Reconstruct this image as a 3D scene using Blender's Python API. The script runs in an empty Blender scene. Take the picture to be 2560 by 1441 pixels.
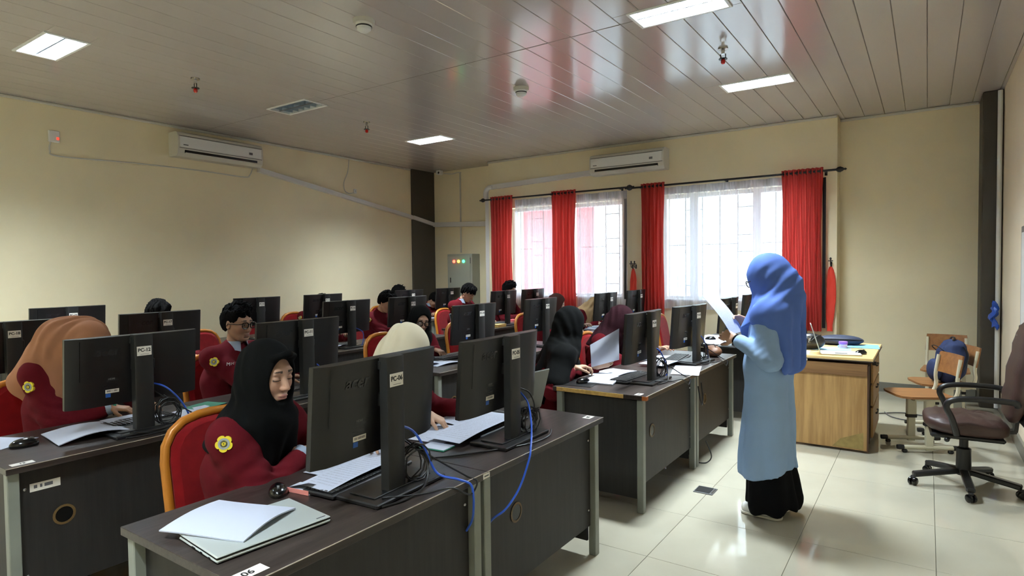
import bpy, math, random
import numpy as np
from math import sin, cos, pi, radians, sqrt
from mathutils import Vector, Matrix, Euler

# ------------------------------------------------------------ camera, sky, exposure
sc = bpy.context.scene
COL = sc.collection
YAW, PITCH, ROLL, CAM_H = 0.599236553, -0.0311239443, -0.0112666557, 1.524
fw = Vector((-sin(YAW)*cos(PITCH), cos(YAW)*cos(PITCH), sin(PITCH)))
rt0 = Vector((cos(YAW), sin(YAW), 0)); up0 = rt0.cross(fw)
rt = cos(ROLL)*rt0 + sin(ROLL)*up0; up = -sin(ROLL)*rt0 + cos(ROLL)*up0
cam = bpy.data.cameras.new('camera'); cam_o = bpy.data.objects.new('camera', cam); COL.objects.link(cam_o)
cam_o.matrix_world = Matrix(((rt.x, up.x, -fw.x, 0), (rt.y, up.y, -fw.y, 0), (rt.z, up.z, -fw.z, CAM_H), (0, 0, 0, 1)))
cam.sensor_width = 36; cam.lens = 1520.616/2560*36; cam.clip_start = .02; cam.clip_end = 3000
sc.camera = cam_o
sc.view_settings.view_transform = 'Standard'; sc.view_settings.look = 'None'
sc.view_settings.gamma = 1; sc.view_settings.use_curve_mapping = False
sc.view_settings.exposure = 1.75
sc.cycles.use_denoising = True
sc.cycles.max_bounces = 8; sc.cycles.transparent_max_bounces = 16; sc.cycles.diffuse_bounces = 4
sc.cycles.sample_clamp_indirect = 6
world = bpy.data.worlds.new('world'); sc.world = world; world.use_nodes = True
wn = world.node_tree.nodes; wl = world.node_tree.links
bg = wn['Background']; tc = wn.new('ShaderNodeTexCoord'); sx = wn.new('ShaderNodeSeparateXYZ'); rp = wn.new('ShaderNodeValToRGB')
wl.new(tc.outputs['Generated'], sx.inputs[0]); wl.new(sx.outputs['Z'], rp.inputs[0]); wl.new(rp.outputs[0], bg.inputs[0])
rp.color_ramp.elements[0].position = 0.0; rp.color_ramp.elements[0].color = (.93, .95, 1, 1)
rp.color_ramp.elements[1].position = .8; rp.color_ramp.elements[1].color = (.80, .87, 1, 1)
bg.inputs[1].default_value = 4.2
LAMP_W = 84
rng = random.Random(7)

# ------------------------------------------------------------ helpers
def lin(c):
    return tuple(((x/255)/12.92 if x/255 <= .04045 else ((x/255+.055)/1.055)**2.4) for x in c)

def mat(name, rgb, rough=.5, metal=0, spec=.5, var=0, vscale=6, stretch=None, bump=0, bscale=60, coat=0, emit=0, emit_rgb=None, objvar=0, attr=False, sheen=0, subs=0):
    m = bpy.data.materials.new(name); m.use_nodes = True
    n = m.node_tree.nodes; l = m.node_tree.links; b = n['Principled BSDF']
    c = lin(rgb)
    b.inputs['Base Color'].default_value = (*c, 1); b.inputs['Roughness'].default_value = rough
    b.inputs['Metallic'].default_value = metal; b.inputs['Specular IOR Level'].default_value = spec
    b.inputs['Coat Weight'].default_value = coat
    if sheen: b.inputs['Sheen Weight'].default_value = sheen
    if subs:
        b.inputs['Subsurface Weight'].default_value = subs; b.inputs['Subsurface Radius'].default_value = (.012, .005, .003)
    if emit:
        b.inputs['Emission Color'].default_value = (*lin(emit_rgb or rgb), 1); b.inputs['Emission Strength'].default_value = emit
    src = None
    if attr:
        a = n.new('ShaderNodeAttribute'); a.attribute_name = 'Col'; l.new(a.outputs['Color'], b.inputs['Base Color']); src = a.outputs['Color']
    if var or bump:
        t = n.new('ShaderNodeTexCoord'); mp = n.new('ShaderNodeMapping'); l.new(t.outputs['Object'], mp.inputs[0])
        if stretch: mp.inputs['Scale'].default_value = stretch
    if var:
        nz = n.new('ShaderNodeTexNoise'); nz.inputs['Scale'].default_value = vscale; nz.inputs['Detail'].default_value = 5
        l.new(mp.outputs[0], nz.inputs['Vector'])
        mx = n.new('ShaderNodeMix'); mx.data_type = 'RGBA'
        cr = n.new('ShaderNodeMapRange'); cr.inputs['From Min'].default_value = .3; cr.inputs['From Max'].default_value = .7
        l.new(nz.outputs['Fac'], cr.inputs['Value']); l.new(cr.outputs[0], mx.inputs['Factor'])
        mx.inputs['A'].default_value = (*[x*(1-var) for x in c], 1); mx.inputs['B'].default_value = (*[min(1, x*(1+var)) for x in c], 1)
        l.new(mx.outputs['Result'], b.inputs['Base Color']); src = mx.outputs['Result']
    if objvar:
        oi = n.new('ShaderNodeObjectInfo'); mr = n.new('ShaderNodeMapRange'); mr.inputs['To Min'].default_value = 1-objvar; mr.inputs['To Max'].default_value = 1+objvar
        l.new(oi.outputs['Random'], mr.inputs['Value']); hs = n.new('ShaderNodeHueSaturation'); l.new(mr.outputs[0], hs.inputs['Value'])
        if src: l.new(src, hs.inputs['Color'])
        else: hs.inputs['Color'].default_value = (*c, 1)
        l.new(hs.outputs[0], b.inputs['Base Color'])
    if bump:
        nb = n.new('ShaderNodeTexNoise'); nb.inputs['Scale'].default_value = bscale; nb.inputs['Detail'].default_value = 4
        l.new(mp.outputs[0], nb.inputs['Vector']); bp = n.new('ShaderNodeBump'); bp.inputs['Strength'].default_value = bump; bp.inputs['Distance'].default_value = .01
        l.new(nb.outputs['Fac'], bp.inputs['Height']); l.new(bp.outputs[0], b.inputs['Normal'])
    return m

def cloth_glow(name, rgb, trans, transp, rough=.9):
    """thin woven cloth: some light goes through it"""
    m = bpy.data.materials.new(name); m.use_nodes = True; n = m.node_tree.nodes; l = m.node_tree.links
    n.remove(n['Principled BSDF']); out = n['Material Output']; c = (*lin(rgb), 1)
    d = n.new('ShaderNodeBsdfDiffuse'); d.inputs[0].default_value = c
    t = n.new('ShaderNodeBsdfTranslucent'); t.inputs[0].default_value = c
    mx = n.new('ShaderNodeMixShader'); mx.inputs[0].default_value = trans; l.new(d.outputs[0], mx.inputs[1]); l.new(t.outputs[0], mx.inputs[2])
    tp = n.new('ShaderNodeBsdfTransparent'); m2 = n.new('ShaderNodeMixShader'); m2.inputs[0].default_value = transp
    l.new(mx.outputs[0], m2.inputs[1]); l.new(tp.outputs[0], m2.inputs[2]); l.new(m2.outputs[0], out.inputs[0])
    return m

def glass(name, tint=(235, 245, 245), refl=.06):
    m = bpy.data.materials.new(name); m.use_nodes = True; n = m.node_tree.nodes; l = m.node_tree.links
    n.remove(n['Principled BSDF']); out = n['Material Output']
    tp = n.new('ShaderNodeBsdfTransparent'); tp.inputs[0].default_value = (*lin(tint), 1)
    g = n.new('ShaderNodeBsdfGlossy'); g.inputs['Roughness'].default_value = .02
    mx = n.new('ShaderNodeMixShader'); mx.inputs[0].default_value = refl; l.new(tp.outputs[0], mx.inputs[1]); l.new(g.outputs[0], mx.inputs[2]); l.new(mx.outputs[0], out.inputs[0])
    return m

def wood(name, rgb, dark, rough=.4, axis='Y', scale=14, bump=.03):
    """streaky grain running along one axis of the object"""
    m = bpy.data.materials.new(name); m.use_nodes = True; n = m.node_tree.nodes; l = m.node_tree.links; b = n['Principled BSDF']
    t = n.new('ShaderNodeTexCoord'); mp = n.new('ShaderNodeMapping'); l.new(t.outputs['Object'], mp.inputs[0])
    s = {'X': (.06, 1, 1), 'Y': (1, .06, 1), 'Z': (1, 1, .06)}[axis]; mp.inputs['Scale'].default_value = [k*scale for k in s]
    nz = n.new('ShaderNodeTexNoise'); nz.inputs['Scale'].default_value = 3; nz.inputs['Detail'].default_value = 8; nz.inputs['Roughness'].default_value = .65
    l.new(mp.outputs[0], nz.inputs['Vector']); cr = n.new('ShaderNodeValToRGB'); l.new(nz.outputs['Fac'], cr.inputs[0])
    cr.color_ramp.elements[0].position = .35; cr.color_ramp.elements[0].color = (*lin(dark), 1)
    cr.color_ramp.elements[1].position = .65; cr.color_ramp.elements[1].color = (*lin(rgb), 1)
    l.new(cr.outputs[0], b.inputs['Base Color']); b.inputs['Roughness'].default_value = rough
    bp = n.new('ShaderNodeBump'); bp.inputs['Strength'].default_value = bump; bp.inputs['Distance'].default_value = .01
    l.new(nz.outputs['Fac'], bp.inputs['Height']); l.new(bp.outputs[0], b.inputs['Normal'])
    return m

def printed(name, rgb=(186, 192, 208), ink=(128, 130, 142), lines=34, amount=.45):
    """paper with rows of small grey print: uses the sheet's UVs"""
    m = bpy.data.materials.new(name); m.use_nodes = True; n = m.node_tree.nodes; l = m.node_tree.links; b = n['Principled BSDF']
    b.inputs['Roughness'].default_value = .75
    uv = n.new('ShaderNodeUVMap'); sp = n.new('ShaderNodeSeparateXYZ'); l.new(uv.outputs[0], sp.inputs[0])
    def mth(op, a, bb=None):
        k = n.new('ShaderNodeMath'); k.operation = op
        for i, v in enumerate((a, bb)):
            if v is None: continue
            if isinstance(v, (int, float)): k.inputs[i].default_value = v
            else: l.new(v, k.inputs[i])
        return k.outputs[0]
    row = mth('MULTIPLY', sp.outputs['Y'], lines); fr = mth('FRACT', row); on = mth('LESS_THAN', fr, .42)
    mp = n.new('ShaderNodeMapping'); l.new(uv.outputs[0], mp.inputs[0]); mp.inputs['Scale'].default_value = (38, lines*1.0, 1)
    wn_ = n.new('ShaderNodeTexNoise'); wn_.inputs['Scale'].default_value = 1; l.new(mp.outputs[0], wn_.inputs['Vector'])
    wd = mth('GREATER_THAN', wn_.outputs['Fac'], .45)
    a = mth('MULTIPLY', mth('GREATER_THAN', sp.outputs['X'], .1), mth('LESS_THAN', sp.outputs['X'], .9))
    c = mth('MULTIPLY', mth('GREATER_THAN', sp.outputs['Y'], .08), mth('LESS_THAN', sp.outputs['Y'], .92))
    f = mth('MULTIPLY', mth('MULTIPLY', on, wd), mth('MULTIPLY', mth('MULTIPLY', a, c), amount))
    mx = n.new('ShaderNodeMix'); mx.data_type = 'RGBA'; l.new(f, mx.inputs['Factor']); mx.inputs['A'].default_value = (*lin(rgb), 1); mx.inputs['B'].default_value = (*lin(ink), 1)
    l.new(mx.outputs['Result'], b.inputs['Base Color'])
    return m

def tag(o, label=None, cat=None, group=None, kind=None):
    if label: o['label'] = label
    if cat: o['category'] = cat
    if group: o['group'] = group
    if kind: o['kind'] = kind
    return o

def thing(name, label, cat, loc=(0, 0, 0), rz=0, group=None):
    o = bpy.data.objects.new(name, None); COL.objects.link(o); o.location = loc; o.rotation_euler = (0, 0, rz); o.empty_display_size = .1
    return tag(o, label, cat, group)

def copy_tree(o, parent=None):
    c = o.copy(); COL.objects.link(c)
    if parent: c.parent = parent
    for ch in list(o.children): copy_tree(ch, c)
    return c

class MB:
    """collects shapes into one mesh"""
    def __init__(s): s.v = []; s.f = []; s.mi = []; s.uv = {}
    def add(s, vs, fs, mi=0):
        o = len(s.v); s.v += [tuple(p) for p in vs]; s.f += [tuple(i+o for i in f) for f in fs]; s.mi += [mi]*len(fs); return s
    def box(s, c, d, bev=0, M=None, mi=0):
        c = Vector(c); h = Vector(d)/2; b = min(bev, min(h)*.95)
        if b <= 0:
            vs = [c+Vector((x*h.x, y*h.y, z*h.z)) for x in (-1, 1) for y in (-1, 1) for z in (-1, 1)]
            fs = [(0, 1, 3, 2), (4, 6, 7, 5), (0, 4, 5, 1), (2, 3, 7, 6), (0, 2, 6, 4), (1, 5, 7, 3)]
        else:
            vs = []; idx = {}
            for sx_ in (-1, 1):
                for sy_ in (-1, 1):
                    for sz_ in (-1, 1):
                        for ax in range(3):
                            q = [h.x-b, h.y-b, h.z-b]; q[ax] += b
                            idx[(sx_, sy_, sz_, ax)] = len(vs); vs.append(c+Vector((sx_*q[0], sy_*q[1], sz_*q[2])))
            fs = []
            def I(a, b_, c_, ax): return idx[(a, b_, c_, ax)]
            fs += [tuple(I(k, a, b_, 0) for a, b_ in ((-1, -1), (1, -1), (1, 1), (-1, 1))[::k]) for k in (-1, 1)]
            fs += [tuple(I(b_, k, a, 1) for a, b_ in ((-1, -1), (1, -1), (1, 1), (-1, 1))[::k]) for k in (-1, 1)]
            fs += [tuple(I(a, b_, k, 2) for a, b_ in ((-1, -1), (1, -1), (1, 1), (-1, 1))[::k]) for k in (-1, 1)]
            for a in (-1, 1):
                for b_ in (-1, 1):
                    fs.append((I(a, b_, -1, 0), I(a, b_, 1, 0), I(a, b_, 1, 1), I(a, b_, -1, 1))[::a*b_])
                    fs.append((I(-1, a, b_, 1), I(1, a, b_, 1), I(1, a, b_, 2), I(-1, a, b_, 2))[::a*b_])
                    fs.append((I(b_, -1, a, 2), I(b_, 1, a, 2), I(b_, 1, a, 0), I(b_, -1, a, 0))[::a*b_])
                    for c_ in (-1, 1):
                        fs.append((I(a, b_, c_, 0), I(a, b_, c_, 1), I(a, b_, c_, 2))[::a*b_*c_])
        if M: vs = [M @ v for v in vs]
        return s.add(vs, fs, mi)
    def tube(s, pts, r, n=8, caps=True, mi=0, closed=False):
        pts = [Vector(p) for p in pts]; N = len(pts); rs = r if isinstance(r, (list, tuple)) else [r]*N
        vs = []; fs = []; prev = None
        for i, p in enumerate(pts):
            a = pts[(i-1) % N] if (closed or i > 0) else p; b = pts[(i+1) % N] if (closed or i < N-1) else p
            t = (b-a); t = t.normalized() if t.length > 1e-9 else Vector((0, 0, 1))
            if prev is None:
                ref = Vector((0, 0, 1)) if abs(t.z) < .9 else Vector((1, 0, 0)); u = t.cross(ref).normalized()
            else:
                u = prev - t*prev.dot(t); u = u.normalized() if u.length > 1e-6 else t.orthogonal().normalized()
            prev = u; w = t.cross(u)
            for k in range(n):
                a_ = 2*pi*k/n + pi/n; vs.append(p+u*cos(a_)*rs[i]+w*sin(a_)*rs[i])
        M_ = N if closed else N-1
        for i in range(M_):
            for k in range(n):
                j = (i+1) % N; fs.append((i*n+k, i*n+(k+1) % n, j*n+(k+1) % n, j*n+k))
        if caps and not closed: fs += [tuple(range(n))[::-1], tuple((N-1)*n+k for k in range(n))]
        return s.add(vs, fs, mi)
    def bar(s, a, b, w, h=None, mi=0, upv=(0, 0, 1), bev=.002):
        a = Vector(a); b = Vector(b); t = b-a; L = t.length; t.normalize(); h = h or w
        u = Vector(upv); y = u.cross(t); y = y.normalized() if y.length > 1e-6 else t.orthogonal().normalized(); z = t.cross(y)
        M = Matrix(((t.x, y.x, z.x, (a.x+b.x)/2), (t.y, y.y, z.y, (a.y+b.y)/2), (t.z, y.z, z.z, (a.z+b.z)/2), (0, 0, 0, 1)))
        return s.box((0, 0, 0), (L, w, h), bev, M, mi)
    def lathe(s, prof, n=24, M=None, mi=0):
        vs = []; fs = []; P = len(prof)
        for r, z in prof:
            for k in range(n): a = 2*pi*k/n; vs.append(Vector((r*cos(a), r*sin(a), z)))
        for i in range(P-1):
            for k in range(n): fs.append((i*n+k, i*n+(k+1) % n, (i+1)*n+(k+1) % n, (i+1)*n+k))
        if prof[0][0] > 1e-5: fs.append(tuple(range(n))[::-1])
        if prof[-1][0] > 1e-5: fs.append(tuple((P-1)*n+k for k in range(n)))
        if M: vs = [M @ v for v in vs]
        return s.add(vs, fs, mi)
    def prism(s, poly, z0, z1, M=None, mi=0):
        n = len(poly); vs = [Vector((x, y, z0)) for x, y in poly]+[Vector((x, y, z1)) for x, y in poly]
        fs = [tuple(range(n))[::-1], tuple(range(n, 2*n))]+[(i, (i+1) % n, n+(i+1) % n, n+i) for i in range(n)]
        if M: vs = [M @ v for v in vs]
        return s.add(vs, fs, mi)
    def sph(s, c, r, nu=16, nv=10, M=None, mi=0):
        c = Vector(c); r = Vector((r, r, r)) if isinstance(r, (int, float)) else Vector(r)
        vs = [c+Vector((0, 0, -r.z))]
        for j in range(1, nv):
            b = -pi/2+pi*j/nv
            for i in range(nu): a = 2*pi*i/nu; vs.append(c+Vector((r.x*cos(a)*cos(b), r.y*sin(a)*cos(b), r.z*sin(b))))
        vs.append(c+Vector((0, 0, r.z))); fs = []
        for i in range(nu): fs.append((0, 1+(i+1) % nu, 1+i)); fs.append((len(vs)-1, 1+(nv-2)*nu+i, 1+(nv-2)*nu+(i+1) % nu))
        for j in range(nv-2):
            for i in range(nu): a = 1+j*nu; fs.append((a+i, a+(i+1) % nu, a+nu+(i+1) % nu, a+nu+i))
        if M: vs = [M @ v for v in vs]
        return s.add(vs, fs, mi)
    def sheet(s, nx, ny, fn, mi=0, thick=0):
        """fn(u,v)->(x,y,z); a thin sheet, closed when thick>0 (thickness along the local normal)"""
        P = [[Vector(fn(i/nx, j/ny)) for j in range(ny+1)] for i in range(nx+1)]
        o = len(s.v); vs = [P[i][j] for i in range(nx+1) for j in range(ny+1)]; W = ny+1
        fs = [(i*W+j, (i+1)*W+j, (i+1)*W+j+1, i*W+j+1) for i in range(nx) for j in range(ny)]
        uvs = [(i/nx, j/ny) for i in range(nx+1) for j in range(ny+1)]
        if thick:
            nr = []
            for i in range(nx+1):
                for j in range(ny+1):
                    a = P[min(i+1, nx)][j]-P[max(i-1, 0)][j]; b = P[i][min(j+1, ny)]-P[i][max(j-1, 0)]; k = a.cross(b); nr.append(k.normalized() if k.length > 1e-12 else Vector((0, 0, 1)))
            n0 = len(vs); vs += [vs[i]-nr[i]*thick for i in range(n0)]; uvs += uvs
            fs += [tuple(n0+k for k in f[::-1]) for f in fs]
            edge = [i*W for i in range(nx+1)]+[nx*W+j for j in range(1, ny+1)]+[i*W+ny for i in range(nx-1, -1, -1)]+[j for j in range(ny-1, 0, -1)]
            E = len(edge); fs += [(edge[(k+1) % E], edge[k], n0+edge[k], n0+edge[(k+1) % E]) for k in range(E)]
        s.add(vs, fs, mi)
        for k, q in enumerate(uvs): s.uv[o+k] = q
        return s
    def mesh(s, name, mats, smooth=40):
        me = bpy.data.meshes.new(name); me.from_pydata(s.v, [], s.f)
        for m in (mats if isinstance(mats, (list, tuple)) else [mats]): me.materials.append(m)
        if any(s.mi): me.polygons.foreach_set('material_index', s.mi)
        if s.uv:
            ul = me.uv_layers.new(name='UVMap'); buf = np.zeros((len(me.loops), 2), np.float32)
            li = np.zeros(len(me.loops), np.int32); me.loops.foreach_get('vertex_index', li)
            for k, vi in enumerate(li): buf[k] = s.uv.get(int(vi), (0, 0))
            ul.data.foreach_set('uv', buf.ravel())
        if smooth:
            me.polygons.foreach_set('use_smooth', [True]*len(me.polygons)); me.set_sharp_from_angle(angle=radians(smooth))
        me.update(); return me
    def build(s, name, mats, parent=None, smooth=40, loc=None, label=None):
        o = bpy.data.objects.new(name, s.mesh(name, mats, smooth)); COL.objects.link(o)
        if parent: o.parent = parent
        if loc: o.location = loc
        if label: o['label'] = label
        return o

def inst(name, me, parent=None, loc=(0, 0, 0), rz=0):
    o = bpy.data.objects.new(name, me); COL.objects.link(o); o.location = loc; o.rotation_euler = (0, 0, rz)
    if parent: o.parent = parent
    return o

_tx = {}
def text_mesh(body, size, m, bold=0, ext=.0004, shear=0, align='CENTER', space=1):
    key = (body, size, m.name, bold, shear)
    if key in _tx: return _tx[key]
    cu = bpy.data.curves.new('lettering', 'FONT'); cu.body = body; cu.size = size; cu.extrude = ext; cu.offset = bold; cu.shear = shear
    cu.align_x = align; cu.align_y = 'CENTER'; cu.resolution_u = 3; cu.space_character = space
    ob = bpy.data.objects.new('lettering', cu); TS.collection.objects.link(ob); vl = TS.view_layers[0]; vl.update()
    me = bpy.data.meshes.new_from_object(ob.evaluated_get(vl.depsgraph)); me.name = 'lettering'; me.materials.clear(); me.materials.append(m)
    bpy.data.objects.remove(ob); bpy.data.curves.remove(cu); _tx[key] = me; return me
TS = bpy.data.scenes.new('lettering_bench')

def letters(body, size, m, parent, loc, normal, upv, bold=0, ext=.0004, shear=0, name='lettering', space=1):
    n_ = Vector(normal).normalized(); u_ = Vector(upv); x_ = u_.cross(n_).normalized(); u_ = n_.cross(x_)
    o = bpy.data.objects.new(name, text_mesh(body, size, m, bold, ext, shear, space=space)); COL.objects.link(o)
    o.matrix_local = Matrix(((x_.x, u_.x, n_.x, loc[0]), (x_.y, u_.y, n_.y, loc[1]), (x_.z, u_.z, n_.z, loc[2]), (0, 0, 0, 1)))
    if parent: o.parent = parent
    return o

def spline(pts, n=6):
    """smooth path through the given points"""
    P = [Vector(p) for p in pts]; out = []
    for i in range(len(P)-1):
        a = P[max(i-1, 0)]; b = P[i]; c = P[i+1]; d = P[min(i+2, len(P)-1)]
        for k in range(n):
            t = k/n; out.append(.5*((2*b)+(c-a)*t+(2*a-5*b+4*c-d)*t*t+(3*b-a-3*c+d)*t**3))
    out.append(P[-1]); return out

# ------------------------------------------------------------ materials
M_wall = mat('cream wall paint', (237, 224, 189), .75, var=.05, vscale=1.2, bump=.05, bscale=90)
M_wallr = mat('cream wall paint right', (238, 224, 198), .75, var=.04, vscale=1.2, bump=.05, bscale=90)
M_brown = mat('dark brown pillar paint', (66, 60, 50), .6, var=.08, vscale=3)
M_plank = mat('glossy pvc ceiling plank', (188, 179, 174), .13, spec=1.0, objvar=.02, bump=.01, bscale=3)
M_gap = mat('ceiling shadow gap', (120, 112, 104), .8)
M_tile = mat('polished floor tile', (172, 167, 150), .06, spec=.55, var=.05, vscale=2.5, objvar=.02)
M_grout = mat('floor grout', (118, 112, 100), .9)
M_base = mat('grey skirting tile', (120, 118, 108), .35, var=.08)
M_white = mat('white plastic', (226, 226, 222), .4)
M_offw = mat('aged white plastic', (206, 202, 190), .45)
M_trunk = mat('white trunking', (214, 211, 208), .45)
M_frame = mat('white window frame', (225, 224, 228), .35)
M_iron = mat('black iron', (30, 27, 27), .45, metal=.3)
M_black = mat('black plastic', (21, 21, 22), .36, spec=.5, bump=.02, bscale=400)
M_blackg = mat('glossy black plastic', (12, 12, 13), .18)
M_dark = mat('charcoal plastic', (34, 34, 34), .42, spec=.35, bump=.015, bscale=400)
M_grey = mat('grey plastic', (92, 92, 92), .45)
M_screen = mat('dark glass screen', (8, 8, 10), .08)
M_red = cloth_glow('red curtain cloth', (196, 74, 68), .3, 0)
M_redtie = mat('red tie cloth', (214, 62, 44), .85, bump=.1, bscale=40)
M_sheer = cloth_glow('white sheer cloth', (214, 212, 220), .3, .34)
def gathers(m):
    """the weave lies denser where the cloth is gathered into folds"""
    n = m.node_tree.nodes; l = m.node_tree.links; uv = n.new('ShaderNodeUVMap'); mp = n.new('ShaderNodeMapping'); l.new(uv.outputs[0], mp.inputs[0]); mp.inputs['Scale'].default_value = (46, .35, 1)
    nz = n.new('ShaderNodeTexNoise'); nz.inputs['Scale'].default_value = 1; nz.inputs['Detail'].default_value = 3; l.new(mp.outputs[0], nz.inputs['Vector'])
    mr = n.new('ShaderNodeMapRange'); mr.inputs['From Min'].default_value = .36; mr.inputs['From Max'].default_value = .62; mr.inputs['To Min'].default_value = .10; mr.inputs['To Max'].default_value = .46
    l.new(nz.outputs['Fac'], mr.inputs['Value'])
    mix = [k for k in n if k.type == 'MIX_SHADER' and k.outputs[0].links and k.outputs[0].links[0].to_node.type == 'OUTPUT_MATERIAL'][0]; l.new(mr.outputs[0], mix.inputs[0])
gathers(M_sheer)
M_lining = mat('black lining cloth', (16, 14, 14), .9)
M_glass = glass('window glass')
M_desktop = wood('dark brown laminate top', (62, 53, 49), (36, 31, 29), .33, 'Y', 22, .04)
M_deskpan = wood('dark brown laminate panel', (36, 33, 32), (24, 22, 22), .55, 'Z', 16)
M_deskedge = mat('dark edge band', (34, 30, 28), .5, var=.2, vscale=20)
M_worn = mat('worn pale edge', (158, 148, 134), .6, var=.25, vscale=30)
M_chip = mat('bare chipboard edge', (196, 160, 92), .8, var=.2, vscale=40, bump=.2, bscale=120)
M_steel = mat('grey painted steel', (128, 132, 124), .4, var=.08, vscale=6)
M_gold = mat('gold lacquered frame', (178, 112, 34), .35, metal=.15, var=.1)
M_velvet = mat('red chair velvet', (118, 15, 19), .9, spec=.1, sheen=.08, var=.12, vscale=20)
M_maroon = mat('maroon uniform cloth', (86, 16, 24), .9, spec=.1, var=.08, vscale=14, bump=.06, bscale=220)
M_whitecl = mat('white collar cloth', (150, 164, 184), .85, bump=.05, bscale=200)
M_trous = mat('black trousers cloth', (14, 13, 15), .85)
M_hblack = mat('black hijab cloth', (9, 10, 10), .9, spec=.1, var=.1, bump=.04, bscale=160)
M_hpeach = mat('peach brown hijab cloth', (160, 112, 84), .9, spec=.1, var=.06, bump=.05, bscale=120)
M_hcream = mat('cream hijab cloth', (230, 221, 196), .9, spec=.1, var=.05, bump=.05, bscale=120)
M_hbrown = mat('dark brown hijab cloth', (62, 36, 32), .9, spec=.1, var=.08, bump=.05, bscale=120)
M_hmar = mat('dark maroon hijab cloth', (44, 20, 26), .9, spec=.1, var=.2, vscale=120, bump=.08, bscale=120)
M_hbeige = mat('beige hijab cloth', (176, 148, 110), .9, spec=.1, var=.06, bump=.05, bscale=120)
M_hblue = mat('cornflower blue hijab cloth', (86, 114, 186), .8, spec=.15, var=.05, bump=.03, bscale=160)
M_tunic = mat('pale blue tunic cloth', (142, 170, 206), .85, spec=.15, var=.04, bump=.03, bscale=200)
M_skirt = mat('black skirt cloth', (9, 9, 11), .9, spec=.1)
M_skin = mat('skin', (176, 124, 92), .5, attr=True, spec=.35)
M_hair = mat('black hair', (10, 9, 9), 0.7, bump=.5, bscale=220, spec=.06)
M_paper = mat('white paper', (186, 192, 208), .75)
M_print = printed('printed paper')
M_form = printed('printed pale form', (184, 190, 206), (140, 140, 152), 22, .4)
M_label = mat('white sticker', (226, 222, 214), .5)
M_ink = mat('black ink', (24, 22, 22), .6)
M_inkg = mat('grey ink', (90, 90, 96), .6)
M_blueink = mat('blue sticker', (40, 92, 178), .5)
M_lan = mat('blue cable', (36, 84, 190), .45)
M_cable = mat('black cable', (16, 16, 17), .5)
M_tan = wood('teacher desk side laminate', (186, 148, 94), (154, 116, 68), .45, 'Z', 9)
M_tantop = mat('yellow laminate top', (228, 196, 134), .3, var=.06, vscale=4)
M_teak = wood('orange plywood', (152, 103, 58), (124, 80, 44), .4, 'X', 8)
M_cream_steel = mat('cream painted steel', (204, 198, 172), .4)
M_leather = mat('brown leather', (58, 37, 31), .45, var=.15, vscale=8, bump=.12, bscale=60)
M_denim = mat('dark blue canvas', (30, 44, 82), .8, var=.2, vscale=12, bump=.15, bscale=80)
M_silver = mat('silver aluminium', (198, 206, 204), .32, metal=.35)
M_yellow = mat('yellow badge', (226, 206, 46), .7)
M_badgeg = mat('grey badge ring', (150, 158, 160), .7)
M_badged = mat('dark badge centre', (64, 70, 66), .7)
M_sprred = mat('red sprinkler glass', (190, 30, 24), .25)
M_chrome = mat('chrome', (190, 188, 184), .2, metal=.9)
M_louvre = mat('lamp louvre', (150, 166, 180), .3, metal=.3)
M_refl = mat('lamp reflector', (226, 232, 236), .3, metal=.3)
M_tubeon = mat('lit lamp tube', (214, 240, 255), .4, emit=9, emit_rgb=(200, 236, 255))
M_tubeoff = mat('unlit lamp tube', (214, 212, 206), .4)
M_ledr = mat('red signal lamp', (255, 70, 50), .3, emit=2.5)
M_ledy = mat('yellow signal lamp', (255, 190, 60), .3, emit=2.2)
M_ledg = mat('green signal lamp', (60, 255, 160), .3, emit=2.0)
M_panelgrey = mat('grey enamel cabinet', (158, 160, 146), .4)
M_greencover = mat('green cover', (30, 120, 92), .6)
M_tanbox = mat('brown leather pouch', (110, 74, 52), .5, var=.15, vscale=20)
# ------------------------------------------------------------ the room
XL, XR, YF, YB, YP, HC = -7.6, .64, -1.4, 8.55, 8.25, 3.32   # left, right, behind camera, recessed and proud back wall, ceiling
def struct(name, mb, m, parent=None, smooth=0, label=None):
    o = mb.build(name, m, parent, smooth); o['kind'] = 'structure'
    if label: o['label'] = label
    return o
TILE = .63; TX0, TY0 = -1.211, 3.636
fl = struct('floor', MB().box(((XL+XR)/2, (YF+YB)/2, -.06), (XR-XL+.5, YB-YF+.5, .1)), M_grout, label='floor of large polished cream tiles')
tme = {}
i0, i1 = math.floor((XL-TX0)/TILE), math.ceil((XR-TX0)/TILE); j0, j1 = math.floor((YF-TY0)/TILE), math.ceil((YB-TY0)/TILE)
for i in range(i0, i1):
    for j in range(j0, j1):
        x0, x1 = max(XL, TX0+i*TILE+.0012), min(XR, TX0+(i+1)*TILE-.0012); y0, y1 = max(YF, TY0+j*TILE+.0012), min(YB, TY0+(j+1)*TILE-.0012)
        if x1-x0 < .02 or y1-y0 < .02: continue
        k = (round(x1-x0, 3), round(y1-y0, 3))
        if k not in tme: tme[k] = MB().box((0, 0, -.006), (k[0], k[1], .012), .0012).mesh('tile', M_tile, 0)
        o = inst('tile', tme[k], fl, ((x0+x1)/2, (y0+y1)/2, 0)); o.rotation_euler = (rng.uniform(-.0004, .0004), rng.uniform(-.0004, .0004), 0)

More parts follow.
